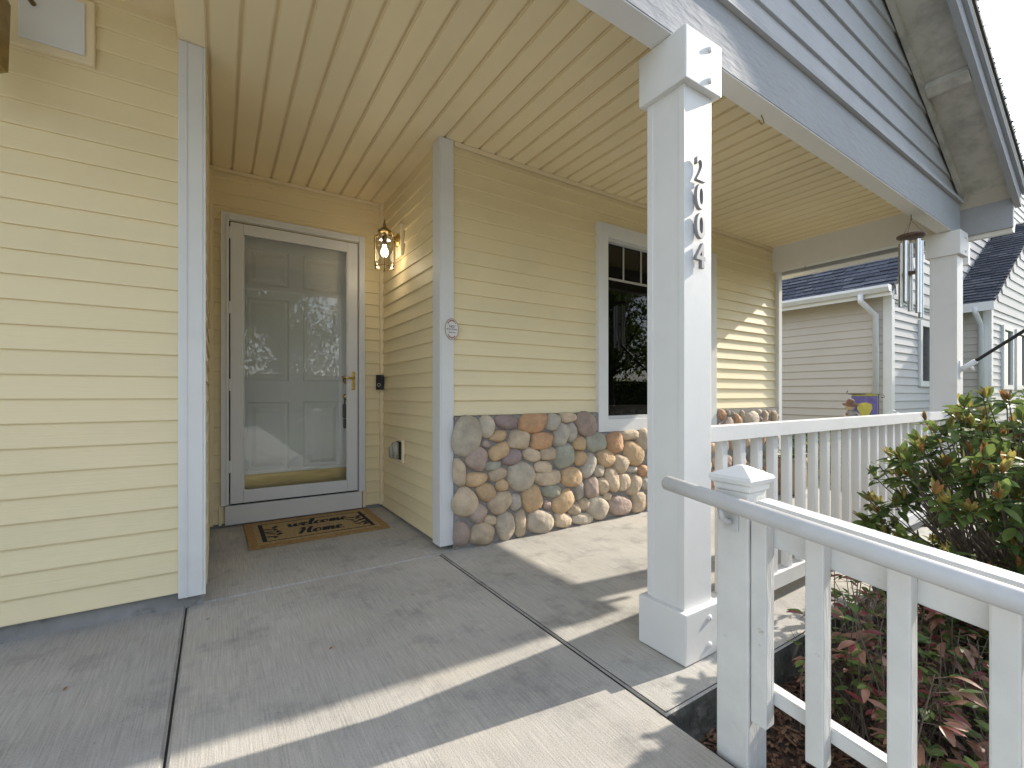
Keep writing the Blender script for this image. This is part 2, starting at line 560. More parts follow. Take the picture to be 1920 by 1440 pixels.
tag(boxes('joint_filler', [(-0.119, -0.112, -8.8, 2.58, -0.1, -0.010), (-0.112, 1.153, 2.566, 2.575, -0.1, -0.009), (1.139, 1.148, -8.8, 2.566, -0.1, -0.011)], RUBBER), kind='structure')

# =================================================================== HOUSE
house = thing('house', (2.5, 2.6, 0), 'cream yellow lap-sided house with a covered porch, river-stone base and white trim', 'house')

# --- garage front wall
w = boxes('garage_wall', [(-4.5, XL, YG, YG + 0.12, 0.075, 3.1)], VINYL, house)
siding(w, (-4.5, YG - 0.001, 0), 0, 4.5 + XL - 0.045, 0.075, 3.1, VINYL)
box('foundation', -4.5, XL, YG + 0.012, YG + 0.11, -0.16, 0.10, FOUND, house, 0)
box('corner_trim', -0.145, -0.052, YG - 0.026, YG + 0.02, 0.052, ZC - 0.002, WHITE, house, 0.003)
box('corner_trim', -0.0515, -0.042, YG - 0.026, YG + 0.075, 0.052, ZC - 0.002, WHITE, house, 0.002)
box('trim_lip', -0.118, -0.112, YG - 0.030, YG - 0.026, 0.052, ZC - 0.002, WHITE, house, 0.001)

# --- alcove left wall, faces +X
w = boxes('alcove_wall', [(XL - 0.1, XL, YG + 0.02, YD + 0.1, 0.06, ZC + 0.1)], VINYL, house)
siding(w, (XL, YG + 0.08, 0), R(90), YD - YG - 0.10, 0.06, ZC + 0.05, VINYL)
# --- alcove right wall, faces -X
w = boxes('alcove_wall', [(XR, XR + 0.1, YW + 0.02, YD + 0.1, 0.045, ZC + 0.1)], VINYL, house)
siding(w, (XR, YD - 0.02, 0), R(-90), YD - YW - 0.10, 0.045, ZC + 0.05, VINYL)
box('foundation', XR + 0.014, XR + 0.1, YW + 0.03, YD, -0.1, 0.05, FOUND, house, 0)
box('foundation', XL - 0.1, XL - 0.012, YG + 0.11, YD, -0.1, 0.065, FOUND, house, 0)
# --- door wall
DX0, DX1, DZ1 = 0.024, 1.022, 2.266
w = boxes('door_wall', [(XL - 0.1, DX0 + 0.03, YD, YD + 0.12, 0.06, ZC + 0.1), (DX1 - 0.03, XR + 0.1, YD, YD + 0.12, 0.06, ZC + 0.1),
                        (DX0 + 0.03, DX1 - 0.03, YD, YD + 0.12, DZ1 - 0.03, ZC + 0.1)], VINYL, house)
siding(w, (XL, YD, 0), 0, XR - XL, 0.06, ZC + 0.05, VINYL, openings=[(DX0 - XL + 0.01, DX1 - XL - 0.01, -1, DZ1 - 0.02)])
box('foundation', XL, XR, YD + 0.004, YD + 0.11, -0.1, 0.07, FOUND, house, 0)
box('inner_corner_post', XL + 0.002, XL + 0.030, YD - 0.030, YD - 0.002, 0.055, ZC - 0.001, VINYL_TRIM, house, 0.002)
box('inner_corner_post', XR - 0.032, XR - 0.002, YD - 0.032, YD - 0.002, 0.055, ZC - 0.001, VINYL_TRIM, house, 0.002)
box('j_channel', DX0 - 0.012, DX0 + 0.006, YD - 0.020, YD - 0.001, 0.05, 0.20, VINYL_TRIM, house, 0.002)
box('j_channel', DX1 - 0.012, DX1 + 0.008, YD - 0.020, YD - 0.001, 0.05, 0.20, VINYL_TRIM, house, 0.002)

# --- window wall
WX0, WX1, WZ0, WZ1 = 2.477, 4.015, 0.682, 2.320      # outside of the window trim
w = boxes('window_wall', [(XR + 0.002, WX0 + 0.09, YW, YW + 0.1, 0.06, ZC + 0.1), (WX1 - 0.09, XE, YW, YW + 0.1, 0, ZC + 0.1),
                          (WX0 + 0.09, WX1 - 0.09, YW, YW + 0.1, 0, WZ0 + 0.10), (WX0 + 0.09, WX1 - 0.09, YW, YW + 0.1, WZ1 - 0.10, ZC + 0.1)], VINYL, house)
siding(w, (1.2525, YW - 0.001, 0), 0, XE - 1.252 - 0.02, 0.838, ZC + 0.02, VINYL, out=0.018, openings=[(WX0 - 1.252 + 0.012, WX1 - 1.252 - 0.012, WZ0, WZ1 - 0.01)])
box('corner_trim', 1.168, 1.252, YW - 0.028, YW + 0.004, 0.03, ZC - 0.002, WHITE, house, 0.003)
box('corner_trim', 1.158, 1.1675, YW - 0.028, YW + 0.085, 0.03, ZC - 0.002, WHITE, house, 0.002)
box('corner_trim', XE - 0.012, XE + 0.055, YW - 0.045, YW + 0.004, 0.0, 2.33, WHITE, house, 0.003)
box('side_wall', XE - 0.08, XE + 0.02, YW + 0.005, 8.0, -0.15, 3.0, VINYL, house, 0)

# --- porch ceiling: soffit planks running front to back
cl = boxes('porch_ceiling', [(XL - 0.1, 5.12, 1.18, YW + 0.05, ZC + 0.011, ZC + 0.12), (XL - 0.1, XR + 0.1, YW + 0.05, YD + 0.1, ZC + 0.011, ZC + 0.12)], GROOVE_SHADE, house)
pw, pitch = 0.1105, 0.1225
def soffit_mesh(length):
    bm = bmesh.new()
    bm_box(bm, -pw / 2, pw / 2, 0, length, 0, 0.0115)
    es = [e for e in bm.edges if all(abs(v.co.z) < 1e-4 for v in e.verts) and abs(e.verts[0].co.y - e.verts[1].co.y) > 0.1]
    bmesh.ops.bevel(bm, geom=es, offset=0.006, segments=2, affect='EDGES')
    return mesh_bm(bm, 'soffit_panel')
SM = {}
x = -0.031 - pitch / 2
while x < 5.09:
    yb = YD - 0.004 if x < XR - 0.03 else YW - 0.004
    yf = 1.19
    k = round(yb, 3)
    if k not in SM: SM[k] = soffit_mesh(yb - yf)
    if x + pw / 2 < 5.12:
        put('soffit_panel', SM[k], SOFFIT, cl, (x, yf, ZC))
    x += pitch
box('soffit_channel', 1.26, 5.1, YW - 0.024, YW - 0.017, ZC - 0.030, ZC - 0.001, VINYL_TRIM, house, 0.002)
box('soffit_channel', XL + 0.03, XR - 0.035, YD - 0.022, YD - 0.015, ZC - 0.026, ZC - 0.001, VINYL_TRIM, house, 0.002)

# --- garage eave (soffit and fascia), unseen above the frame, deepened to cut light on the garage wall
box('unseen_garage_eave', -4.5, XL - 0.1, 1.25, YG, ZC + 0.09, ZC + 0.14, SOFFIT, house, 0)
box('unseen_garage_fascia', -4.5, XL - 0.1, 1.21, 1.248, ZC + 0.05, ZC + 0.24, WHITE, house, 0.002)

# --- stone veneer
sv = boxes('stone_veneer', [(1.255, WX0 - 0.003, YW - 0.044, YW - 0.002, 0.0, 0.834), (WX0 - 0.003, WX1 + 0.003, YW - 0.044, YW - 0.002, 0.0, WZ0 - 0.003), (WX1 + 0.003, XE - 0.014, YW - 0.044, YW - 0.002, 0.0, 0.834)], MORTAR, house)
STONE_TXT = '1.337,0.707,0.132,0.100,79,a;1.475,0.764,0.073,0.061,-85,a;1.632,0.790,0.094,0.047,-5,p;1.849,0.776,0.122,0.068,4,o;2.022,0.775,0.069,0.061,47,g;2.168,0.806,0.079,0.037,-4,t;2.341,0.748,0.103,0.094,-13,m;1.568,0.699,0.065,0.039,10,y;1.731,0.666,0.088,0.066,-13,t;1.923,0.648,0.102,0.059,-2,o;2.093,0.683,0.088,0.069,73,g;2.198,0.695,0.072,0.046,-88,g;1.475,0.649,0.038,0.024,-19,m;1.403,0.564,0.077,0.074,73,m;1.571,0.597,0.084,0.053,24,y;1.673,0.552,0.080,0.054,4,p;1.838,0.556,0.078,0.046,-15,t;1.983,0.554,0.074,0.050,-3,t;2.124,0.526,0.097,0.094,8,v;2.272,0.609,0.066,0.054,-10,y;2.439,0.609,0.107,0.072,-2,v;2.639,0.591,0.092,0.091,0,o;2.822,0.644,0.102,0.042,-1,t;2.855,0.495,0.130,0.094,-24,y;2.972,0.603,0.085,0.078,-73,t;1.282,0.482,0.088,0.045,-82,t;1.521,0.505,0.070,0.031,0,v;1.397,0.430,0.084,0.049,-3,y;1.561,0.446,0.073,0.044,5,t;1.749,0.413,0.113,0.100,-19,a;1.939,0.458,0.074,0.046,-6,t;1.977,0.382,0.123,0.054,-1,t;2.285,0.497,0.067,0.054,-13,y;2.363,0.435,0.099,0.065,61,g;2.543,0.478,0.100,0.066,-10,y;2.706,0.424,0.090,0.073,-14,t;2.464,0.390,0.059,0.049,-18,a;2.844,0.364,0.066,0.026,-6,g;2.972,0.341,0.063,0.052,-16,o;2.195,0.367,0.099,0.074,-13,y;2.613,0.300,0.110,0.068,-56,t;2.737,0.273,0.074,0.064,89,t;1.472,0.338,0.071,0.059,-23,y;1.597,0.369,0.052,0.040,-15,y;1.323,0.290,0.099,0.083,-70,t;1.578,0.258,0.094,0.069,10,t;1.700,0.244,0.058,0.047,-85,g;1.839,0.254,0.097,0.084,-62,y;2.013,0.284,0.088,0.050,-5,v;2.276,0.258,0.072,0.039,85,g;2.393,0.269,0.086,0.070,-76,m;2.509,0.268,0.068,0.056,-60,t;2.861,0.237,0.091,0.071,59,t;2.988,0.239,0.059,0.050,-72,g;1.972,0.191,0.038,0.032,-26,m;2.117,0.195,0.107,0.074,33,y;2.222,0.127,0.067,0.047,-10,t;2.318,0.151,0.056,0.045,-40,t;2.563,0.178,0.046,0.034,-16,t;2.695,0.092,0.132,0.084,-13,m;2.910,0.094,0.091,0.078,-88,t;1.414,0.209,0.064,0.060,53,m;1.504,0.152,0.054,0.033,-14,t;1.619,0.097,0.099,0.072,-88,a;1.738,0.091,0.095,0.047,-87,t;1.911,0.078,0.118,0.086,-19,a;2.112,0.061,0.084,0.056,-17,t;2.304,0.043,0.106,0.045,-7,a;2.458,0.109,0.111,0.088,-39,a;1.297,0.095,0.083,0.052,-84,m;1.444,0.070,0.096,0.073,-23,t'
stones = []
for s in STONE_TXT.split(';'):
    a = s.split(',')
    stones.append([float(q) for q in a[:5]] + [a[5]])
rs = random.Random(5)
def ell_pts(s):
    X, Z, a, b, an, _ = s
    an = R(an)
    return [(X + math.cos(an) * a * t, Z + math.sin(an) * a * t, b * (1 - 0.42 * abs(t) ** 1.5 / 0.7)) for t in (-0.62, -0.3, 0, 0.3, 0.62)]
pts = [(q, i) for i, s in enumerate(stones) for q in ell_pts(s)]
placed = [q for q, _ in pts]
kinds = 'atttyyommggvp'
def inside(s):
    X, Z, a, b, an, _ = s
    hx = math.hypot(a * math.cos(R(an)), b * math.sin(R(an)))
    hz = math.hypot(a * math.sin(R(an)), b * math.cos(R(an)))
    if X - hx < 1.262 or X + hx > XE - 0.018 or Z - hz < 0.004: return False
    top = 0.83
    if X + hx > WX0 and X - hx < WX1: top = WZ0 - 0.005
    return Z + hz < top
for size, tries in ((0.105, 900), (0.085, 1500), (0.068, 2500), (0.052, 3500), (0.038, 4500), (0.027, 4500)):
    for _ in range(tries):
        a = size * rs.uniform(0.92, 1.12)
        s = [rs.uniform(1.27, XE), rs.uniform(0.01, 0.83), a, a / rs.uniform(1.05, 1.75), rs.uniform(-90, 90), rs.choice(kinds)]
        if not inside(s): continue
        ep = ell_pts(s)
        ok = True
        for (x1, z1, r1) in ep:
            for (x2, z2, r2) in placed:
                if abs(x1 - x2) < 0.25 and (x1 - x2) ** 2 + (z1 - z2) ** 2 < (r1 + r2 + 0.006) ** 2:
                    ok = False
                    break
            if not ok: break
        if ok:
            stones.append(s)
            placed += ep
def stone_mesh(seed, a, b):
    r = random.Random(seed)
    bm = bmesh.new()
    nseg, nring = 18, 5
    off = Vector((r.uniform(0, 50), r.uniform(0, 50), r.uniform(0, 50)))
    expo = r.uniform(2.2, 3.0)
    rings = []
    depth = min(0.055, 0.6 * b + 0.012)
    lob = [r.uniform(-0.06, 0.06) for _ in range(3)]
    ph = [r.uniform(0, 6.28) for _ in range(3)]
    for j in range(nring):
        v = j / (nring - 0.35) * math.pi / 2
        cr, cz = math.cos(v) ** 0.75, math.sin(v) ** 0.9
        ring = []
        for i in range(nseg):
            t = 2 * math.pi * i / nseg
            ct, st = math.cos(t), math.sin(t)
            rr = (abs(ct) ** expo + abs(st) ** expo) ** (-1 / expo)
            rr *= 1 + sum(l * math.cos((k + 2) * t + ph[k]) for k, l in enumerate(lob))
            p = Vector((ct * rr * a * cr, 0, st * rr * b * cr))
            nz = noise.noise(Vector((ct * cr, st * cr, cz)) * 1.6 + off)
            p *= 1 + 0.05 * nz
            p.y = -depth * cz * (1 + 0.25 * nz)
            ring.append(bm.verts.new(p))
        rings.append(ring)
    tip = bm.verts.new((0, -depth * 1.01, 0))
    for j in range(nring - 1):
        for i in range(nseg):
            bm.faces.new((rings[j][i], rings[j][(i + 1) % nseg], rings[j + 1][(i + 1) % nseg], rings[j + 1][i]))
    for i in range(nseg):
        bm.faces.new((rings[-1][i], rings[-1][(i + 1) % nseg], tip))
    bmesh.ops.recalc_face_normals(bm, faces=bm.faces[:])
    return mesh_bm(bm, 'stone', True)
for i, (X, Z, a, b, an, kk) in enumerate(stones):
    put('stone', stone_mesh(i, a * 1.03, b * 1.03), STONES[kk], sv, (X, YW - 0.040, Z), (0, -R(an), 0))

# --- window
win = put('window', None, None, house, (WX0, YW, WZ0))
T = 0.103
box('trim_board', WX0, WX0 + T, YW - 0.046, YW + 0.01, WZ0 + 0.001, WZ1 - 0.001, WHITE, win)
box('trim_board', WX1 - T, WX1, YW - 0.046, YW + 0.01, WZ0 + 0.001, WZ1 - 0.001, WHITE, win)
box('trim_board', WX0 + T, WX1 - T, YW - 0.043, YW + 0.01, WZ1 - 0.105, WZ1, WHITE, win)
box('trim_board', WX0 + T, WX1 - T, YW - 0.043, YW + 0.01, WZ0, WZ0 + 0.098, WHITE, win)
gx0, gx1, gz0, gz1 = WX0 + T, WX1 - T, WZ0 + 0.098, WZ1 - 0.105
fw = 0.026
box('frame', gx0, gx0 + fw * 0.45, YW - 0.03, YW + 0.05, gz0, gz1, SILVER_TRIM, win, 0.002)
box('frame', gx1 - fw, gx1, YW - 0.03, YW + 0.05, gz0, gz1, WHITE_GLOSS, win, 0.002)
box('frame', gx0 + fw * 0.45, gx1 - fw, YW - 0.03, YW + 0.05, gz0, gz0 + fw, SILVER_TRIM, win, 0.002)
box('frame', gx0 + fw * 0.45, gx1 - fw, YW - 0.03, YW + 0.05, gz1 - fw, gz1, SILVER_TRIM, win, 0.002)
xm = (gx0 + gx1) / 2
box('frame', xm - 0.022, xm + 0.022, YW - 0.02, YW + 0.05, gz0 + fw, gz1 - fw, WHITE_GLOSS, win, 0.002)
zm = 1.905
for a, b in ((gx0 + fw * 0.45, xm - 0.022), (xm + 0.022, gx1 - fw)):
    boxes('pane', [(a, b, YW + 0.012, YW + 0.016, gz0 + fw, gz1 - fw)], GLASS_WIN, win)
    box('muntin', a, b, YW + 0.003, YW + 0.010, zm - 0.009, zm + 0.009, MUNTIN, win, 0.001)
    for k in (1, 2):
        xx = a + (b - a) * k / 3
        box('muntin', xx - 0.007, xx + 0.007, YW + 0.003, YW + 0.010, zm + 0.009, gz1 - fw, MUNTIN, win, 0.001)
# the dark room behind the panes
bm = bmesh.new()
bm_box(bm, gx0 - 0.3, gx1 + 0.3, YW + 0.11, YW + 2.4, 0.2, 2.5)
bmesh.ops.delete(bm, geom=[f for f in bm.faces if f.calc_center_median().y < YW + 0.2], context='FACES')
put('room_interior', mesh_bm(bm, 'room_interior'), DARKROOM, house)

# --- door frame and kick board
df = put('door_frame', None, None, house, (DX0, YD, 0.19))
JW = 0.050
yo = YD - 0.034
box('jamb', DX0, DX0 + JW, yo, YD + 0.03, 0.19, DZ1, WHITE_GLOSS, df, 0.004)
box('jamb', DX1 - JW, DX1, yo, YD + 0.03, 0.185, DZ1, WHITE_GLOSS, df, 0.004)
box('head', DX0 + JW, DX1 - JW, yo, YD + 0.03, DZ1 - JW, DZ1, WHITE_GLOSS, df, 0.004)
box('jamb_bead', DX0 + JW - 0.018, DX0 + JW - 0.006, yo - 0.007, yo - 0.0005, 0.20, DZ1 - 0.035, WHITE_GLOSS, df, 0.002)
box('jamb_bead', DX1 - JW + 0.006, DX1 - JW + 0.018, yo - 0.007, yo - 0.0005, 0.20, DZ1 - 0.035, WHITE_GLOSS, df, 0.002)
box('head_bead', DX0 + JW, DX1 - JW, yo - 0.007, yo - 0.0005, DZ1 - JW + 0.006, DZ1 - JW + 0.018, WHITE_GLOSS, df, 0.002)
box('gap_strip', DX0 + JW, DX1 - JW, YD - 0.004, YD + 0.002, DZ1 - JW - 0.014, DZ1 - JW, RUBBER, df, 0)
box('gap_strip', DX0 + JW, DX0 + JW + 0.007, YD - 0.004, YD + 0.002, 0.19, DZ1 - JW - 0.014, RUBBER, df, 0)
box('gap_strip', DX1 - JW - 0.007, DX1 - JW, YD - 0.004, YD + 0.002, 0.19, DZ1 - JW - 0.014, RUBBER, df, 0)
box('kick_board', DX0 + 0.026, DX1 - 0.022, YD - 0.024, YD + 0.02, 0.048, 0.184, WHITE, df, 0.003)
# the jamb depth behind the storm door, and its sill
box('jamb_liner', DX0 + 0.005, DX0 + 0.05, YD + 0.031, YD + 0.16, 0.19, DZ1 - 0.03, DOOR, df, 0)
box('jamb_liner', DX1 - 0.05, DX1 - 0.005, YD + 0.031, YD + 0.16, 0.19, DZ1 - 0.03, DOOR, df, 0)
box('jamb_liner', DX0 + 0.05, DX1 - 0.05, YD + 0.031, YD + 0.16, DZ1 - 0.075, DZ1 - 0.03, DOOR, df, 0)
box('sill', DX0 + 0.05, DX1 - 0.05, YD + 0.02, YD + 0.16, 0.16, 0.192, ALU, df, 0.004)

# --- storm door
sd = put('storm_door', None, None, house, (0.08, YD - 0.02, 0.196))
SX0, SX1, SZ0, SZ1 = DX0 + JW + 0.008, DX1 - JW - 0.008, 0.197, DZ1 - JW - 0.015
y0, y1 = YD - 0.030, YD + 0.002
ST = 0.078
box('stile', SX0, SX0 + ST, y0, y1, SZ0, SZ1, WHITE_GLOSS, sd, 0.004)
box('stile', SX1 - ST, SX1, y0, y1, SZ0, SZ1, WHITE_GLOSS, sd, 0.004)
box('rail', SX0 + ST, SX1 - ST, y0, y1, SZ1 - ST, SZ1, WHITE_GLOSS, sd, 0.004)
box('rail', SX0 + ST, SX1 - ST, y0, y1, SZ0, SZ0 + ST + 0.012, WHITE_GLOSS, sd, 0.004)
boxes('glass_pane', [(SX0 + ST, SX1 - ST, YD - 0.012, YD - 0.008, SZ0 + ST + 0.012, SZ1 - ST)], GLASS, sd)
bead = 0.009
for (a, b, c_, d_) in ((SX0 + ST, SX0 + ST + bead, SZ0 + ST + 0.012, SZ1 - ST), (SX1 - ST - bead, SX1 - ST, SZ0 + ST + 0.012, SZ1 - ST)):
    box('glazing_bead', a, b, YD - 0.026, YD - 0.014, c_, d_, WHITE_GLOSS, sd, 0.002)
box('sweep', SX0, SX1, y0 + 0.004, y1 - 0.004, SZ0 - 0.009, SZ0 - 0.001, RUBBER, sd, 0)
for z in (0.42, 1.0, 1.55, 2.08):
    box('hinge', SX0 - 0.010, SX0 + 0.006, y0 - 0.007, y0 + 0.006, z, z + 0.085, WHITE_GLOSS, sd, 0.003)
hx, hz = SX1 - 0.036, 1.085
hp = box('handle_plate', hx - 0.014, hx + 0.014, y0 - 0.008, y0 - 0.0005, hz - 0.072, hz + 0.072, BRASS, sd, 0.006)
tube('handle', [(hx, y0 - 0.008, hz + 0.022), (hx, y0 - 0.032, hz + 0.022), (hx - 0.015, y0 - 0.042, hz + 0.022), (hx - 0.06, y0 - 0.044, hz + 0.024), (hx - 0.10, y0 - 0.040, hz + 0.030)], [0.009, 0.008, 0.008, 0.006, 0.005], BRASS, sd, 10)

# --- entry door behind the glass
ed = put('entry_door', None, None, house, (0.08, YD + 0.09, 0.19))
EX0, EX1, EZ0, EZ1 = DX0 + 0.052, DX1 - 0.052, 0.20, DZ1 - 0.08
EY = YD + 0.085
def panel_door():
    bm = bmesh.new()
    W, Hh = EX1 - EX0, EZ1 - EZ0
    st = 0.115
    cols = [(st, W / 2 - 0.05), (W / 2 + 0.05, W - st)]
    rows = [(0.20, 0.72), (0.88, 1.50), (1.60, Hh - 0.115)]
    xs = sorted({0, W} | {v for c in cols for v in c})
    zs = sorted({0, Hh} | {v for r in rows for v in r})
    for i in range(len(xs) - 1):
        for j in range(len(zs) - 1):
            xa, xb, za, zb = xs[i], xs[i + 1], zs[j], zs[j + 1]
            if (xa, xb) in cols and (za, zb) in rows:
                # stepped moulding, sunk field, raised panel
                steps = [(0, 0), (0.012, 0.012), (0.030, 0.015), (0.055, 0.005), (0.062, 0.004)]
                prev = None
                for ins, dp in steps:
                    ring = [bm.verts.new(p) for p in ((xa + ins, dp, za + ins), (xb - ins, dp, za + ins), (xb - ins, dp, zb - ins), (xa + ins, dp, zb - ins))]
                    if prev:
                        for k in range(4):
                            bm.faces.new((prev[k], prev[(k + 1) % 4], ring[(k + 1) % 4], ring[k]))
                    prev = ring
                bm.faces.new(prev)
            else:
                bm.faces.new([bm.verts.new(p) for p in ((xa, 0, za), (xb, 0, za), (xb, 0, zb), (xa, 0, zb))])
    bmesh.ops.remove_doubles(bm, verts=bm.verts[:], dist=1e-5)
    # back and edges
    q = [bm.verts.new(p) for p in ((0, 0.045, 0), (W, 0.045, 0), (W, 0.045, Hh), (0, 0.045, Hh))]
    bm.faces.new(q[::-1])
    return mesh_bm(bm, 'door_leaf')
put('door_leaf', panel_door(), DOOR, ed, (EX0, EY, EZ0))
box('kick_plate', EX0 + 0.012, EX1 - 0.012, EY - 0.005, EY - 0.0005, EZ0 + 0.035, EZ0 + 0.178, BRASS_PLATE, ed, 0.001)
box('door_sweep', EX0, EX1, EY - 0.016, EY - 0.0005, EZ0 + 0.002, EZ0 + 0.028, ALU, ed, 0.003)
kx, kz = EX1 - 0.070, 1.095
lathe('knob_rose', [(0.001, 0), (0.032, 0), (0.030, 0.008), (0.016, 0.012), (0.012, 0.03), (0.024, 0.038), (0.028, 0.05), (0.020, 0.062), (0.001, 0.065)], BRASS, ed, (kx, EY - 0.0005, kz), 20, (R(90), 0, 0))
lathe('deadbolt', [(0.001, 0), (0.030, 0), (0.028, 0.012), (0.018, 0.02), (0.001, 0.022)], BRASS, ed, (kx, EY - 0.0005, kz - 0.14), 20, (R(90), 0, 0))
lb = thing('lock_box', (kx, EY - 0.03, kz - 0.36), 'black plastic key lock box hanging below the brass deadbolt behind the door glass', 'lock box')
tube('shackle', [(kx - 0.020, EY - 0.03, kz - 0.20), (kx - 0.022, EY - 0.035, kz - 0.15), (kx, EY - 0.04, kz - 0.128), (kx + 0.022, EY - 0.035, kz - 0.15), (kx + 0.020, EY - 0.03, kz - 0.20)], 0.005, BLACK, lb, 8)
box('body', kx - 0.034, kx + 0.034, EY - 0.052, EY - 0.012, kz - 0.315, kz - 0.195, BLACK, lb, 0.012)
box('key_cup', kx - 0.030, kx + 0.030, EY - 0.048, EY - 0.012, kz - 0.395, kz - 0.318, BLACK, lb, 0.008)
for k in range(4):
    box('dial', kx + 0.012, kx + 0.024, EY - 0.054, EY - 0.0515, kz - 0.285 + k * 0.013, kz - 0.277 + k * 0.013, SILVER_TRIM, lb, 0)

# --- porch front beam, gable siding, rake, roof, eave
ZB = 2.30
XF1 = 5.19
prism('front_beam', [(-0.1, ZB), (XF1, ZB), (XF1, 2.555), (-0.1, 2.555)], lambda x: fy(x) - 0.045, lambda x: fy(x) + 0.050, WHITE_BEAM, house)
prism('beam_underside_bounce', [(-0.1, ZB - 0.006), (XF1, ZB - 0.006), (XF1, ZB - 0.0005), (-0.1, ZB - 0.0005)], lambda x: fy(x) - 0.042, lambda x: fy(x) + 0.047, WHITE, house)  # lighter board added; bounced light under the beam put into its colour
box('end_beam', 5.085, 5.180, fy(5.1) + 0.055, YW - 0.0005, 2.312, ZC + 0.05, WHITE, house, 0.003)
zr = lambda x: 2.634 - 0.5 * (x - 5.285) if x >= 2.5 else zr(5.0 - x)
gb = put('gable', None, None, house, (2.5, 1.1, 2.55))
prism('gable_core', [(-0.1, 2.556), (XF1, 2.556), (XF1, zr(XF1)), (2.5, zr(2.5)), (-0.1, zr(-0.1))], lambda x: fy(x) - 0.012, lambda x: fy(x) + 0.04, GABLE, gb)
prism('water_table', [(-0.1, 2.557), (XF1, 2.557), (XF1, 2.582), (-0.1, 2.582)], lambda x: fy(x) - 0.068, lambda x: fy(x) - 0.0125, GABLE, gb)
GR = math.atan(0.018)
def gclip(z):
    xr = 5.285 - (z - 0.06 - 2.634) / 0.5
    xl = 5.0 - xr
    return max(-0.1, xl) + 0.1, min(XF1, xr) + 0.1
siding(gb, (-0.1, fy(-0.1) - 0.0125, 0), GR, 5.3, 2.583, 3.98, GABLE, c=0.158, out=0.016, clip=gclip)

YF0 = 0.845   # outer face of the rake fascia
def rake(side):
    f = (lambda x: x) if side > 0 else (lambda x: 5.0 - x)
    xe, xp = 5.47, 2.5
    def strip(name, xa, xb, za, zb, ya, yb, mat):
        pts = [(f(xa), zr(xa) + za), (f(xb), zr(xb) + za), (f(xb), zr(xb) + zb), (f(xa), zr(xa) + zb)]
        return prism(name, pts, ya, yb, mat, house)
    strip('rake_soffit', xe, xp, 0.012, 0.03, YF0 + 0.038, lambda x: fy(x) - 0.02, RAKE)
    strip('rake_trim', xe - 0.2, xp, -0.045, 0.010, lambda x: fy(x) - 0.062, lambda x: fy(x) - 0.036, RAKE)
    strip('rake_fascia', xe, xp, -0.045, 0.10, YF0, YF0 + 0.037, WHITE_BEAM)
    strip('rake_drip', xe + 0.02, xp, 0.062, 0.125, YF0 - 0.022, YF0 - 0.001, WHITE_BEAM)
    strip('roof_deck', xe + 0.02, xp, 0.126, 0.15, YF0 - 0.022, 6.0, SOFFIT)
    strip('roof_shingles', xe + 0.045, xp, 0.151, 0.185, YF0 - 0.035, 6.0, SHINGLE[1])
    for xx in (4.24, 3.2):
        box('lookout', f(xx) - 0.045, f(xx) + 0.045, YF0 + 0.040, fy(xx) - 0.065, zr(xx) - 0.052, zr(xx) + 0.005, RAKE, house, 0.002, (0, R(26.565) * side, 0))
rake(1)
rake(-1)
# moss and shingle tabs along the rake edge
bm = bmesh.new()
rm = random.Random(3)
for k in range(160):
    xx = 5.5 - k * 0.018
    s = rm.uniform(0.003, 0.008)
    bmesh.ops.create_icosphere(bm, subdivisions=1, radius=s, matrix=Matrix.Translation((xx, YF0 - 0.036 + rm.uniform(-0.008, 0.012), zr(xx) + rm.uniform(0.165, 0.19))))
tag(put('moss', mesh_bm(bm, 'moss'), MOSS, house), kind='stuff')
# right eave: fascia, soffit, gutter
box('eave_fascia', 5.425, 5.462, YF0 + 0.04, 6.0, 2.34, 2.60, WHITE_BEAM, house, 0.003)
prism('eave_soffit', [(5.14, zr(5.14) + 0.01), (5.424, zr(5.424) + 0.01), (5.424, zr(5.424) + 0.02), (5.14, zr(5.14) + 0.02)], fy(5.2) - 0.02, 6.0, RAKE, house)
prism('gutter', [(5.464, 2.43), (5.464, 2.36), (5.49, 2.315), (5.545, 2.315), (5.575, 2.40), (5.575, 2.43)], YF0 + 0.05, 6.0, WHITE_GLOSS, house)
for k, yy in enumerate((1.45, 1.95, 2.45, 2.95)):
    box('rafter_block', 5.185, 5.42, yy, yy + 0.045, 2.40, 2.50, WHITE, house, 0.004)
box('gutter_outlet', 5.37, 5.43, 1.135, 1.20, 2.085, 2.26, WHITE_GLOSS, house, 0.006)
# roof over the rest of the house, keeps daylight out of the walls
box('roof_deck', -4.6, XL - 0.11, 2.0, 8.0, 3.1, 3.2, SHINGLE[1], house, 0)
box('roof_deck', XL - 0.10, 5.18, 4.0, 8.0, 2.72, 2.78, SHINGLE[1], house, 0)
box('attic_wall', XL - 0.12, XL - 0.1, 1.2, 4.0, ZC + 0.13, 3.1, VINYL, house, 0)

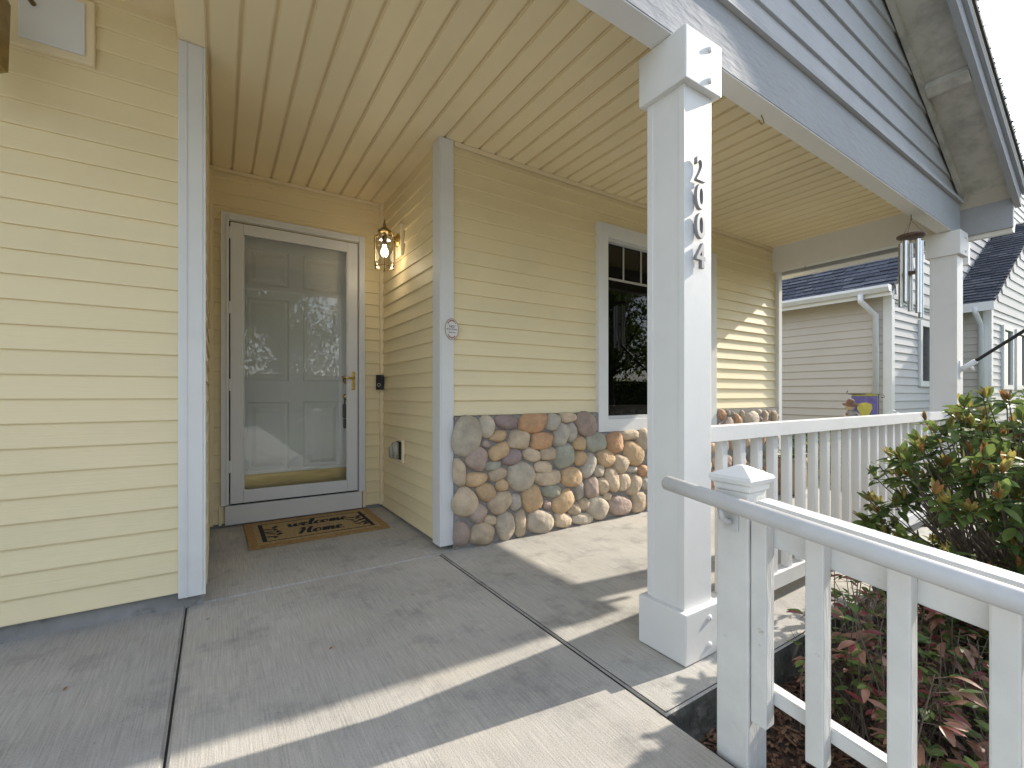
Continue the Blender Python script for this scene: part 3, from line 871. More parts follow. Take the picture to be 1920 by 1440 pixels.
# =================================================================== PORCH COLUMNS
def column(cx, cy, label):
    c = thing('porch_column', (cx, cy, 0), label, 'column', 'white square porch columns')
    h, b = 0.082, 0.1075
    box('shaft', cx - h, cx + h, cy - h, cy + h, 0.18, 2.12, WHITE, c, 0.004)
    # corner boards stand a hair proud so the joint lines show
    for sx in (-1,):
        box('corner_board', cx + sx * (h + 0.0012) - 0.0018, cx + sx * (h + 0.0012) + 0.0018, cy - h - 0.002, cy - h + 0.022, 0.19, 2.10, WHITE, c, 0.001)
        box('corner_board', cx + sx * (h + 0.0012) - 0.0018, cx + sx * (h + 0.0012) + 0.0018, cy + h - 0.022, cy + h + 0.002, 0.19, 2.10, WHITE, c, 0.001)
    box('base', cx - b, cx + b, cy - b, cy + b, 0.004, 0.187, WHITE, c, 0.004)
    box('capital', cx - b, cx + b, cy - b, cy + b, 2.10, ZB - 0.008, WHITE, c, 0.004)
    for z in (0.045, 0.145, 2.135, 2.25):
        lathe('button', [(0.001, -0.004), (0.011, -0.004), (0.011, 0.003), (0.007, 0.007), (0.001, 0.008)], WHITE, c, (cx + 0.03, cy - b - 0.0005, z), 12, (R(90), 0, 0))
    return c
near_col = column(1.503, 1.125, 'white square porch column beside the walkway, carrying the metal numerals 2004')
far_col = column(5.057, fy(5.057) + 0.01, 'far white square porch column behind the bush, with the flagpole bracket')

def numeral(ch, z):
    me = text_mesh(ch, 0.126, 0.006, 0.0012, offset=0.0020, xs=0.84)
    o = put('house_number', me, NUMBER, None, (1.494, 1.125 - 0.082 - 0.0125, z), (R(90), 0, 0))
    return o
nl = {'2': 'metal house numeral 2, topmost of the four on the white column',
      '0a': 'upper of the two metal house numerals 0 on the white column',
      '0b': 'lower of the two metal house numerals 0 on the white column',
      '4': 'metal house numeral 4, lowest of the four on the white column'}
for key, z in (('2', 1.798), ('0a', 1.695), ('0b', 1.588), ('4', 1.479)):
    o = numeral(key[0], z)
    tag(o, nl[key], 'house number', 'house numerals on the column')

# =================================================================== PORCH RAILING
rail = thing('porch_railing', (3.2, fy(3.2), 0.065), 'white painted porch railing with square balusters between the two columns', 'railing')
prism('top_rail', [(1.588, 0.782), (4.972, 0.782), (4.972, 0.842), (1.588, 0.842)], lambda x: fy(x) - 0.036, lambda x: fy(x) + 0.036, WHITE, rail)
prism('bottom_rail', [(1.614, 0.066), (4.945, 0.066), (4.945, 0.134), (1.614, 0.134)], lambda x: fy(x) - 0.030, lambda x: fy(x) + 0.030, WHITE, rail)
x = 1.645
while x < 4.95:
    box('baluster', x - 0.0185, x + 0.0185, fy(x) - 0.0185, fy(x) + 0.0185, 0.1345, 0.7815, WHITE, rail, 0.003)
    x += 0.1405

# =================================================================== WALKWAY HAND RAILING
XH = 1.20
sl = 0.118
sr = thing('walkway_railing', (XH, 0.69, -0.155), 'weathered white wooden railing with a pipe handrail beside the planting bed', 'railing')
def slanted(name, x0, x1, ya, yb, zt_at, th, mat, bev=0.004):
    """bar along Y whose top follows zt = zt_at + sl * y"""
    bm = bmesh.new()
    vs = []
    for yv in (ya, yb):
        z = zt_at + sl * yv
        vs.append([bm.verts.new(p) for p in ((x0, yv, z - th), (x1, yv, z - th), (x1, yv, z), (x0, yv, z))])
    for k in range(4):
        bm.faces.new((vs[0][k], vs[0][(k + 1) % 4], vs[1][(k + 1) % 4], vs[1][k]))
    bm.faces.new(vs[0][::-1])
    bm.faces.new(vs[1])
    bmesh.ops.recalc_face_normals(bm, faces=bm.faces[:])
    bmesh.ops.bevel(bm, geom=bm.edges[:], offset=bev, segments=2, affect='EDGES')
    return put(name, mesh_bm(bm, name), mat, sr)
NY = 0.700
box('newel_post', XH - 0.045, XH + 0.045, NY - 0.045, NY + 0.045, -0.155, 0.715, WHITE_WOOD, sr, 0.005)
# pyramid cap
bm = bmesh.new()
prof = [(0.046, 0.0), (0.049, 0.004), (0.050, 0.016), (0.057, 0.022), (0.060, 0.032), (0.057, 0.040), (0.010, 0.064), (0.0005, 0.066)]
rings = []
for r_, z_ in prof:
    rings.append([bm.verts.new((sx * r_, sy * r_, z_)) for sx, sy in ((-1, -1), (1, -1), (1, 1), (-1, 1))])
for i in range(len(rings) - 1):
    for k in range(4):
        bm.faces.new((rings[i][k], rings[i][(k + 1) % 4], rings[i + 1][(k + 1) % 4], rings[i + 1][k]))
bm.faces.new(rings[0][::-1])
bm.faces.new(rings[-1])
put('post_cap', mesh_bm(bm, 'post_cap'), WHITE, sr, (XH, NY, 0.7155))
slanted('top_rail', XH - 0.012, XH + 0.048, NY - 0.046, -0.35, 0.617, 0.036, WHITE_WOOD)
slanted('top_rail_skirt', XH + 0.0, XH + 0.035, NY - 0.046, -0.35, 0.580, 0.075, WHITE_WOOD)
slanted('bottom_rail', XH + 0.0, XH + 0.035, NY - 0.046, -0.35, 0.138, 0.038, WHITE_WOOD)
for yb in (0.632, 0.503, 0.3475, 0.199, 0.05, -0.1, -0.25):
    box('baluster', XH - 0.040, XH - 0.0005, yb - 0.020, yb + 0.020, 0.05 + sl * yb, 0.575 + sl * yb, WHITE_WOOD, sr, 0.004)
XP = 1.105
zp = lambda y: 0.6115 + sl * y
bm = bmesh.new()
tp = [(XP, yv, zp(yv)) for yv in (0.875, 0.87, 0.5, 0.1, -0.35)]
bm_tube(bm, tp, [0.017, 0.021, 0.021, 0.021, 0.021], 20)
bmesh.ops.recalc_face_normals(bm, faces=bm.faces[:])
put('pipe_handrail', mesh_bm(bm, 'pipe_handrail'), PIPE, sr)
for yb in (NY, -0.1):
    z = zp(yb)
    tube('bracket', [(XP, yb, z - 0.018), (XP + 0.004, yb, z - 0.045), (XP + 0.03, yb, z - 0.060), (XH - 0.048, yb, z - 0.060)], 0.008, PIPE, sr, 8)
    box('bracket_plate', XH - 0.051, XH - 0.0455, yb - 0.020, yb + 0.020, z - 0.085, z - 0.030, PIPE, sr, 0.002)

# =================================================================== DOOR MAT
MX0, MX1, MY0, MY1 = 0.165, 1.045, 3.215, 3.800
def mz(y): return 0.0005 + 0.032 * (y - 2.575) / (3.95 - 2.575)
tilt = math.atan(0.032 / 1.375)
mc = ((MX0 + MX1) / 2, (MY0 + MY1) / 2)
dm = thing('door_mat', (mc[0], mc[1], mz(mc[1])), 'brown coir door mat printed welcome to our home with leaf sprigs', 'door mat')
mrot = (tilt, 0, R(0.6))
def on_mat(name, me, mat, u, v, h, rz=0.0):
    base = Matrix.LocRotScale(Vector((mc[0], mc[1], mz(mc[1]))), Euler(mrot), Vector((1, 1, 1)))
    p = base @ Vector((u, v, h))
    o = put(name, me, mat, dm, p, (mrot[0], 0, mrot[2] + rz))
    return o
W2, D2 = (MX1 - MX0) / 2, (MY1 - MY0) / 2
on_mat('mat_body', box_mesh(2 * W2, 2 * D2, 0.011, 0.003, 'mat_body'), MAT_COIR, 0, 0, 0.0058)
on_mat('mat_panel', box_mesh(2 * W2 - 0.10, 2 * D2 - 0.10, 0.003, 0.001, 'mat_panel'), MAT_COIR2, 0, 0, 0.0120)
bw, bd = W2 - 0.095, D2 - 0.085
for nm, sx, sy, u, v in (('border_line', 0.026, 2 * bd, -bw, 0), ('border_line', 0.026, 2 * bd, bw, 0), ('border_line', 2 * bw - 0.03, 0.010, 0, bd - 0.005), ('border_line', 2 * bw - 0.03, 0.010, 0, -bd + 0.005)):
    on_mat(nm, box_mesh(sx, sy, 0.001, 0, nm), INK, u, v, 0.0142)
def stroke_mesh(paths, wdt):
    """calligraphic strokes: thick on the way down, thin on the way up"""
    bm = bmesh.new()
    for path in paths:
        # smooth the control points
        P = [Vector((p[0], p[1])) for p in path]
        Q = []
        for i in range(len(P) - 1):
            p0, p1, p2, p3 = P[max(i - 1, 0)], P[i], P[i + 1], P[min(i + 2, len(P) - 1)]
            for k in range(5):
                t = k / 5
                Q.append(0.5 * ((2 * p1) + (p2 - p0) * t + (2 * p0 - 5 * p1 + 4 * p2 - p3) * t * t + (3 * p1 - p0 - 3 * p2 + p3) * t ** 3))
        Q.append(P[-1])
        prev = None
        for i, q in enumerate(Q):
            d = (Q[min(i + 1, len(Q) - 1)] - Q[max(i - 1, 0)])
            if d.length < 1e-6: continue
            d.normalize()
            n = Vector((-d.y, d.x))
            wv = wdt * (0.55 + 0.75 * max(0, -d.y)) * 0.5
            a, b = q + n * wv, q - n * wv
            cur = (bm.verts.new((a.x, a.y, 0)), bm.verts.new((b.x, b.y, 0)))
            if prev:
                bm.faces.new((prev[0], prev[1], cur[1], cur[0]))
            prev = cur
    bmesh.ops.recalc_face_normals(bm, faces=bm.faces[:])
    for f in bm.faces:
        if f.normal.z < 0: f.normal_flip()
    return mesh_bm(bm, 'lettering')
G = {   # joined script, x-height 1, advance last
    'w': ([[(-0.1, 0.75), (0.1, 1.0), (0.18, 0.5), (0.38, 0.0), (0.6, 0.55), (0.68, 1.0), (0.72, 0.4), (0.92, 0.0), (1.15, 0.5), (1.22, 1.0), (1.3, 0.85), (1.5, 0.8)]], 1.4),
    'e': ([[(-0.1, 0.3), (0.35, 0.5), (0.5, 0.8), (0.33, 1.0), (0.1, 0.7), (0.12, 0.2), (0.4, 0.0), (0.75, 0.25)]], 0.72),
    'l': ([[(-0.1, 0.2), (0.25, 0.8), (0.42, 1.7), (0.27, 1.95), (0.12, 1.5), (0.12, 0.4), (0.3, 0.0), (0.6, 0.25)]], 0.55),
    'c': ([[(-0.1, 0.25), (0.2, 0.7), (0.5, 0.95), (0.6, 0.8), (0.45, 1.0), (0.15, 0.75), (0.15, 0.2), (0.4, 0.0), (0.75, 0.25)]], 0.72),
    'o': ([[(0.5, 0.95), (0.2, 0.9), (0.08, 0.4), (0.35, 0.0), (0.65, 0.4), (0.55, 0.9), (0.4, 1.0), (0.6, 0.75), (0.9, 0.85)]], 0.85),
    'm': ([[(-0.05, 0.8), (0.1, 1.0), (0.14, 0.5), (0.1, 0.0)], [(0.12, 0.3), (0.35, 0.95), (0.5, 0.85), (0.48, 0.0)], [(0.5, 0.3), (0.75, 0.95), (0.9, 0.8), (0.9, 0.2), (1.05, 0.0), (1.3, 0.3)]], 1.25),
    'H': ([[(-0.15, 1.5), (0.05, 1.8), (0.22, 1.5), (0.15, 0.6), (0.0, 0.0)], [(0.95, 1.85), (0.8, 1.3), (0.75, 0.5), (0.9, 0.0), (1.2, 0.3)], [(-0.1, 0.75), (0.4, 1.0), (1.0, 0.95)]], 1.2),
}
def word(s, xh, shear=0.25):
    paths, x = [], 0.0
    for ch in s:
        ps, adv = G[ch]
        for p in ps:
            paths.append([((x + a + b * shear) * xh * 0.95, b * xh) for a, b in p])
        x += adv
    w = x * xh * 0.95
    return stroke_mesh([[(a - w / 2, b - xh / 2) for a, b in p] for p in paths], xh * 0.27)
on_mat('lettering', word('welcome', 0.070), INK, 0.02, 0.085, 0.0146)
on_mat('lettering', text_mesh('TO OUR', 0.042, 0, spacing=1.25), INK_BROWN, 0.0, -0.012, 0.0146)
on_mat('lettering', word('Home', 0.075), INK, 0.01, -0.105, 0.0146)
def leaf2d(L_, W_):
    bm = bmesh.new()
    n = 7
    lo = [bm.verts.new((L_ * i / n, -W_ * math.sin(math.pi * i / n) ** 0.8, 0)) for i in range(n + 1)]
    up = [bm.verts.new((L_ * i / n, W_ * math.sin(math.pi * i / n) ** 0.8, 0)) for i in range(1, n)]
    bm.faces.new(lo + up[::-1])
    return mesh_bm(bm, 'sprig_leaf')
LF = leaf2d(0.105, 0.017)
for sgn in (-1, 1):
    for k in range(9):
        t = k / 8
        u = sgn * (0.285 - 0.02 * math.sin(3 * t))
        v = -0.16 + 0.23 * t
        side = 1 if k % 2 else -1
        ang = R(90 + side * (30 + 12 * (k % 3)) - 14 * sgn)
        on_mat('sprig_leaf', LF, INK_GREEN if k % 3 else INK, u, v, 0.0146, ang)

# =================================================================== WALL FITTINGS
# porch lantern
LX, LY = 1.045, 3.345
lt = thing('wall_lantern', (XR, LY, 2.12), 'lit hexagonal brass and glass lantern on the alcove wall beside the door', 'lantern')
box('mounting_block', XR - 0.032, XR - 0.006, LY - 0.062, LY + 0.062, 2.01, 2.245, VINYL_TRIM, lt, 0.008)
lathe('back_plate', [(0.001, 0), (0.05, 0), (0.048, 0.008), (0.03, 0.02), (0.012, 0.028), (0.001, 0.03)], BRASS, lt, (XR - 0.033, LY, 2.135), 24, (0, R(-90), 0))
tube('arm', [(XR - 0.06, LY, 2.14), (XR - 0.08, LY, 2.185), (LX + 0.03, LY, 2.200), (LX, LY, 2.195)], [0.007, 0.006, 0.006, 0.006], BRASS, lt, 8)
lathe('cap', [(0.001, 0.0), (0.030, 0.0), (0.050, 0.012), (0.046, 0.022), (0.028, 0.036), (0.014, 0.048), (0.010, 0.060), (0.013, 0.066), (0.006, 0.078), (0.003, 0.105), (0.0005, 0.112)], BRASS_DARK, lt, (LX, LY, 2.168), 20)
hz0, hz1 = 1.918, 2.150
r0, r1, rt = 0.076, 0.080, 0.042
def hexp(r, k, z): return Vector((LX + r * math.cos(R(60 * k + 12)), LY + r * math.sin(R(60 * k + 12)), z))
for k in range(6):
    bm = bmesh.new()
    c0 = hexp(r0, k, hz0)
    bm.faces.new([bm.verts.new(p - c0) for p in (hexp(r0, k, hz0), hexp(r0, k + 1, hz0), hexp(r1, k + 1, hz1 - 0.02), hexp(r1, k, hz1 - 0.02))])
    put('pane', mesh_bm(bm, 'pane'), GLASS_LAMP, lt, c0)
    bm = bmesh.new()
    bm.faces.new([bm.verts.new(p - c0) for p in (hexp(r1, k, hz1 - 0.02), hexp(r1, k + 1, hz1 - 0.02), hexp(rt, k + 1, hz1 + 0.004), hexp(rt, k, hz1 + 0.004))])
    put('shoulder_pane', mesh_bm(bm, 'shoulder_pane'), GLASS_LAMP, lt, c0)
    tube('edge_bar', [hexp(r0, k, hz0 - 0.006), hexp(r1, k, hz1 - 0.02), hexp(rt, k, hz1 + 0.004)], 0.0042, BRASS_DARK, lt, 6)
    tube('rim_bar', [hexp(r0, k, hz0), hexp(r0, k + 1, hz0)], 0.0032, BRASS_DARK, lt, 6)
    tube('rim_bar', [hexp(r1, k, hz1 - 0.02), hexp(r1, k + 1, hz1 - 0.02)], 0.0022, BRASS_DARK, lt, 6)
lathe('socket', [(0.001, 0), (0.018, 0), (0.018, 0.07), (0.012, 0.08), (0.001, 0.081)], BLACK, lt, (LX, LY, 2.085), 14)
lamp_d = bpy.data.lights.new('lantern_glow', 'POINT')
lamp_d.energy = 0.4
lamp_d.color = (1.0, 0.86, 0.66)
lamp_d.shadow_soft_size = 0.03
lamp_o = bpy.data.objects.new('lantern_glow', lamp_d)
COL.objects.link(lamp_o)
lamp_o.location = (LX, LY, 1.955)
lathe('bulb', [(0.001, 0), (0.016, 0.004), (0.025, 0.018), (0.028, 0.034), (0.024, 0.052), (0.014, 0.072), (0.013, 0.09), (0.001, 0.091)], BULB, lt, (LX, LY, 1.995), 18)

# second light on the garage wall, at the picture's left edge
gl = thing('garage_light', (-0.55, YG, 2.42), 'cream mounting block with a brass lantern high on the garage wall', 'lantern')
box('mounting_block', -0.672, -0.424, YG - 0.034, YG - 0.008, 2.335, 2.60, VINYL_TRIM, gl, 0.006)
box('cover_plate', -0.645, -0.452, YG - 0.044, YG - 0.0345, 2.362, 2.575, WHITE_GLOSS, gl, 0.006)
tube('arm', [(-0.60, YG - 0.045, 2.50), (-0.63, YG - 0.12, 2.53), (-0.69, YG - 0.20, 2.47)], 0.009, BRASS_DARK, gl, 8)
lathe('lantern_body', [(0.001, 0.0), (0.012, 0.004), (0.016, 0.03), (0.030, 0.045), (0.060, 0.055), (0.066, 0.30), (0.050, 0.34), (0.020, 0.38), (0.001, 0.39)], BRASS_DARK, gl, (-0.69, YG - 0.20, 2.085), 6, (0, 0, 0.3), smooth=False)

# video doorbell in the inner corner
db = thing('video_doorbell', (1.150, 3.775, 1.02), 'black video doorbell at the inner corner right of the front door', 'doorbell')
drot = (0, 0, R(-40))
def on_bell(name, me, mat, u, v, w_):
    b_ = Matrix.LocRotScale(Vector((1.140, 3.770, 1.077)), Euler(drot), Vector((1, 1, 1)))
    return put(name, me, mat, db, b_ @ Vector((u, v, w_)), drot)
on_bell('wedge', box_mesh(0.052, 0.03, 0.118, 0.002, 'wedge'), BLACK, 0.004, 0.018, 0)
on_bell('body', box_mesh(0.056, 0.022, 0.124, 0.005, 'body'), BLACK, 0, -0.010, 0)
bm = bmesh.new()
for k in range(24):
    a0, a1 = 2 * math.pi * k / 24, 2 * math.pi * (k + 1) / 24
    bm.faces.new([bm.verts.new((r_ * math.cos(a), 0, r_ * math.sin(a))) for r_, a in ((0.0105, a0), (0.0145, a0), (0.0145, a1), (0.0105, a1))])
on_bell('button_ring', mesh_bm(bm, 'button_ring'), SILVER_TRIM, 0.0, -0.0218, -0.022)
lens = lathe('lens', [(0.001, 0), (0.008, 0), (0.006, 0.003), (0.001, 0.004)], BLACK, db, Matrix.LocRotScale(Vector((1.140, 3.770, 1.077)), Euler(drot), Vector((1, 1, 1))) @ Vector((0, -0.0215, 0.035)), 12, (R(90), 0, R(-40)))

# weatherproof outlet
oc = thing('outlet_cover', (XR, 3.33, 0.55), 'grey bubble outlet cover low on the alcove wall', 'outlet cover')
box('mounting_plate', XR - 0.028, XR - 0.008, 3.262, 3.382, 0.462, 0.640, VINYL_TRIM, oc, 0.008)
GREYP = M('grey_translucent_plastic', (0.34, 0.32, 0.26), 0.35, 0.1, 12)
box('gasket', XR - 0.038, XR - 0.0285, 3.285, 3.365, 0.490, 0.625, BLACK, oc, 0.003)
bm = bmesh.new()
bm_box(bm, -0.045, 0, -0.036, 0.036, -0.062, 0.062)
for v in bm.verts:
    if v.co.x < -0.01:
        v.co.y *= 0.93
        v.co.z = v.co.z * 0.94 - 0.002
bmesh.ops.bevel(bm, geom=bm.edges[:], offset=0.009, segments=3, affect='EDGES')
put('bubble_cover', mesh_bm(bm, 'bubble_cover', True), GREYP, oc, (XR - 0.0385, 3.325, 0.558))
bm = bmesh.new()
bm_box(bm, -0.022, 0, -0.028, 0.028, -0.050, 0.040)
bmesh.ops.bevel(bm, geom=bm.edges[:], offset=0.008, segments=3, affect='EDGES')
put('cord_hood', mesh_bm(bm, 'cord_hood', True), GREYP, oc, (XR - 0.082, 3.325, 0.552))

# oval plaque
pq = thing('oval_plaque', (1.236, YW - 0.03, 1.384), 'small oval no soliciting plaque with a floral edge on the white corner trim', 'plaque')
PLQ = M('plaque_enamel', (0.70, 0.66, 0.64), 0.4, 0.05, 20)
PR, PG = M('plaque_red', (0.45, 0.14, 0.11), 0.5, 0.2, 40), M('plaque_green', (0.16, 0.20, 0.12), 0.5, 0.2, 40)
bm = bmesh.new()
bmesh.ops.create_cone(bm, cap_ends=True, segments=40, radius1=1, radius2=1, depth=0.006)
for v in bm.verts: v.co = Vector((v.co.x * 0.044, v.co.z, v.co.y * 0.065))
bmesh.ops.recalc_face_normals(bm, faces=bm.faces[:])
put('plate', mesh_bm(bm, 'plate'), PLQ, pq, (1.236, YW - 0.0325, 1.384))
tube('rim', [(1.236 + 0.0445 * math.cos(t), YW - 0.0345, 1.384 + 0.0655 * math.sin(t)) for t in [2 * math.pi * k / 40 for k in range(41)]], 0.0018, BRASS_DARK, pq, 6)
for s, size, dz in (("' NO '", 0.023, 0.016), ('SOLICITING', 0.0135, -0.002), ('thank you', 0.012, -0.020)):
    put('lettering', text_mesh(s, size, 0, shear=0.2 if dz < -0.01 else 0, offset=0.0002), INK, pq, (1.236, YW - 0.0362, 1.384 + dz), (R(90), 0, 0))
for k, t in enumerate((60, 75, 90, 105, 120, 135, 45, 240, 255, 270, 285, 300, 225)):
    bm = bmesh.new()
    bmesh.ops.create_circle(bm, cap_ends=True, segments=9, radius=0.0062 if k % 2 else 0.0045)
    put('flower_dot', mesh_bm(bm, 'flower_dot'), PR if k % 3 else PG, pq, (1.236 + 0.036 * math.cos(R(t)), YW - 0.0363, 1.384 + 0.054 * math.sin(R(t))), (R(90), 0, 0))

# =================================================================== WIND CHIME AND HOOKS
CX, CY = 4.27, 1.205
ch = thing('wind_chime', (CX, CY, 2.1), 'wind chime of aluminium tubes hanging under the front beam by the far column', 'wind chime')
WOODD = M('chime_wood', (0.10, 0.055, 0.04), 0.5, 0.25, 14, stretch=(1, 6, 6))
STRING = M('chime_cord', (0.22, 0.15, 0.09), 0.9, 0.1, 10)
tube('hook', [(CX, CY, ZB + 0.01), (CX, CY, ZB - 0.02), (CX + 0.014, CY, ZB - 0.035), (CX, CY, ZB - 0.05), (CX - 0.012, CY, ZB - 0.04)], 0.0022, BLACK, ch, 6)
lathe('top_disc', [(0.001, 0), (0.078, 0), (0.084, 0.008), (0.084, 0.016), (0.078, 0.020), (0.001, 0.020)], WOODD, ch, (CX, CY, 2.125), 30)
for k in range(3):
    t = R(120 * k + 40)
    tube('cord', [(CX, CY, ZB - 0.05), (CX + 0.07 * math.cos(t), CY + 0.07 * math.sin(t), 2.145)], 0.0014, STRING, ch, 5)
for k in range(5):
    t = R(72 * k + 20)
    tx, ty = CX + 0.058 * math.cos(t), CY + 0.058 * math.sin(t)
    top, ln = 2.095, (0.50, 0.47, 0.44, 0.53, 0.56)[k]
    tube('tube_cord', [(tx, ty, 2.126), (tx, ty, top - 0.01)], 0.0012, STRING, ch, 5)
    bm = bmesh.new()
    bm_tube(bm, [(0, 0, 0), (0, 0, -ln)], 0.0155, 16, False)
    bm_tube(bm, [(0, 0, -0.001), (0, 0, -ln + 0.001)], 0.0135, 16, False)
    put('chime_tube', mesh_bm(bm, 'chime_tube'), ALU, ch, (tx, ty, top))
tube('striker_cord', [(CX, CY, 2.125), (CX, CY, 1.60)], 0.0012, STRING, ch, 5)
lathe('striker', [(0.001, 0), (0.042, 0), (0.044, 0.006), (0.042, 0.014), (0.001, 0.014)], WOODD, ch, (CX, CY, 1.86), 18)
def hook(x, y, z, label):
    o = tube('beam_hook', [(x, y, z + 0.01), (x, y, z - 0.012), (x + 0.016, y, z - 0.022), (x + 0.020, y, z - 0.036), (x + 0.006, y, z - 0.048), (x - 0.012, y, z - 0.046), (x - 0.020, y, z - 0.038)], 0.0028, BRASS_DARK, None, 6)
    tag(o, label, 'hook', 'hooks on the porch beams')
hook(2.16, fy(2.16) + 0.025, ZB, 'empty dark screw hook under the front beam near the numbered column')
hook(5.11, 2.30, 2.312, 'empty dark hook under the end beam by the window wall')

# =================================================================== FLAGPOLE
fx, fyy = 5.06, fy(5.057) + 0.01 - 0.082
fp = thing('flagpole', (fx, fyy, 1.18), 'black flagpole in a white bracket on the far porch column', 'flagpole')
box('bracket_plate', fx - 0.028, fx + 0.028, fyy - 0.006, fyy - 0.0005, 1.11, 1.25, WHITE, fp, 0.004)
d = Vector((0.06, -1, 0.82)).normalized()
p0 = Vector((fx, fyy - 0.006, 1.175))
tube('bracket_socket', [p0 - d * 0.002, p0 + d * 0.11], [0.024, 0.019], WHITE, fp, 14)
tube('thumb_screw', [p0 + d * 0.07 + Vector((0, 0, -0.015)), p0 + d * 0.07 + Vector((0.0, -0.02, -0.05))], 0.009, WHITE, fp, 8)
tube('pole', [p0 + d * 0.02, p0 + d * 1.5], 0.0125, BLACK, fp, 12)

# =================================================================== PLANTS
LG = [M('leaf_deep_green', (0.095, 0.155, 0.05), 0.5, 0.3, 14, spec=0.3, sub=0.4, rnd=0.25), M('leaf_mid_green', (0.165, 0.23, 0.065), 0.5, 0.3, 14, spec=0.3, sub=0.45, rnd=0.25),
      M('leaf_new_yellow', (0.38, 0.32, 0.09), 0.45, 0.3, 14, sub=0.4, rnd=0.25), M('leaf_bronze', (0.30, 0.15, 0.05), 0.45, 0.35, 14, sub=0.35, rnd=0.25),
      M('leaf_red', (0.24, 0.06, 0.06), 0.45, 0.35, 14, sub=0.35, rnd=0.3), M('leaf_pink_brown', (0.32, 0.17, 0.12), 0.5, 0.3, 14, sub=0.3, rnd=0.3)]
STEM = M('grey_twig', (0.12, 0.095, 0.075), 0.85, 0.3, 30)

def leaf_data(L_, W_, fold=0.25, droop=0.25, seg=5, power=0.75, tipw=0.0):
    vs, fs = [], []
    for i in range(seg + 1):
        t = i / seg
        w = W_ * max(0.03, math.sin(math.pi * (t * 0.94 + 0.03)) ** power)
        z = -droop * L_ * t * t
        x = L_ * t
        vs += [(x, -w, z + fold * w), (x, 0, z), (x, w, z + fold * w)]
    for i in range(seg):
        a = 3 * i
        fs += [(a, a + 3, a + 4, a + 1), (a + 1, a + 4, a + 5, a + 2)]
    return vs, fs
def leaf_mesh(data, name, mat):
    me = bpy.data.meshes.new(name)
    me.from_pydata(data[0], [], data[1])
    for p in me.polygons: p.use_smooth = True
    me.materials.append(mat)
    return me
def foliage(parent, leaves, kinds_, nmax, matlist, pname='leaf', rest='foliage'):
    """leaves: (matrix, kind); the ones nearest the camera become parts, the others one mass"""
    cp = Vector((0, 0, 0.97))
    leaves.sort(key=lambda q: (q[0].translation - cp).length)
    meshes = [leaf_mesh(kinds_[k][0], pname, matlist[kinds_[k][1]]) for k in range(len(kinds_))]
    for m, k in leaves[:nmax]:
        o = bpy.data.objects.new(pname, meshes[k])
        COL.objects.link(o)
        o.parent = parent
        o.matrix_parent_inverse = WM[parent].inverted()
        o.matrix_basis = m
    more = leaves[nmax:]
    if more:
        vs, fs, mi = [], [], []
        for m, k in more:
            d_ = kinds_[k][0]
            b_ = len(vs)
            vs += [tuple(m @ Vector(p)) for p in d_[0]]
            fs += [tuple(i + b_ for i in f) for f in d_[1]]
            mi += [kinds_[k][1]] * len(d_[1])
        me = bpy.data.meshes.new(rest)
        me.from_pydata(vs, [], fs)
        for mt in matlist: me.materials.append(mt)
        for p, i in zip(me.polygons, mi):
            p.material_index = i
            p.use_smooth = True
        tag(put(rest, me, None, parent), kind='stuff')

def orient(direction, roll, loc, s):
    x = direction.normalized()
    ref = Vector((0, 0, 1)) if abs(x.z) < 0.95 else Vector((1, 0, 0))
    y = ref.cross(x).normalized()
    z = x.cross(y)
    m = Matrix((x, y, z)).transposed().to_4x4() @ Matrix.Rotation(roll, 4, 'X')
    return Matrix.Translation(loc) @ m @ Matrix.Scale(s, 4)

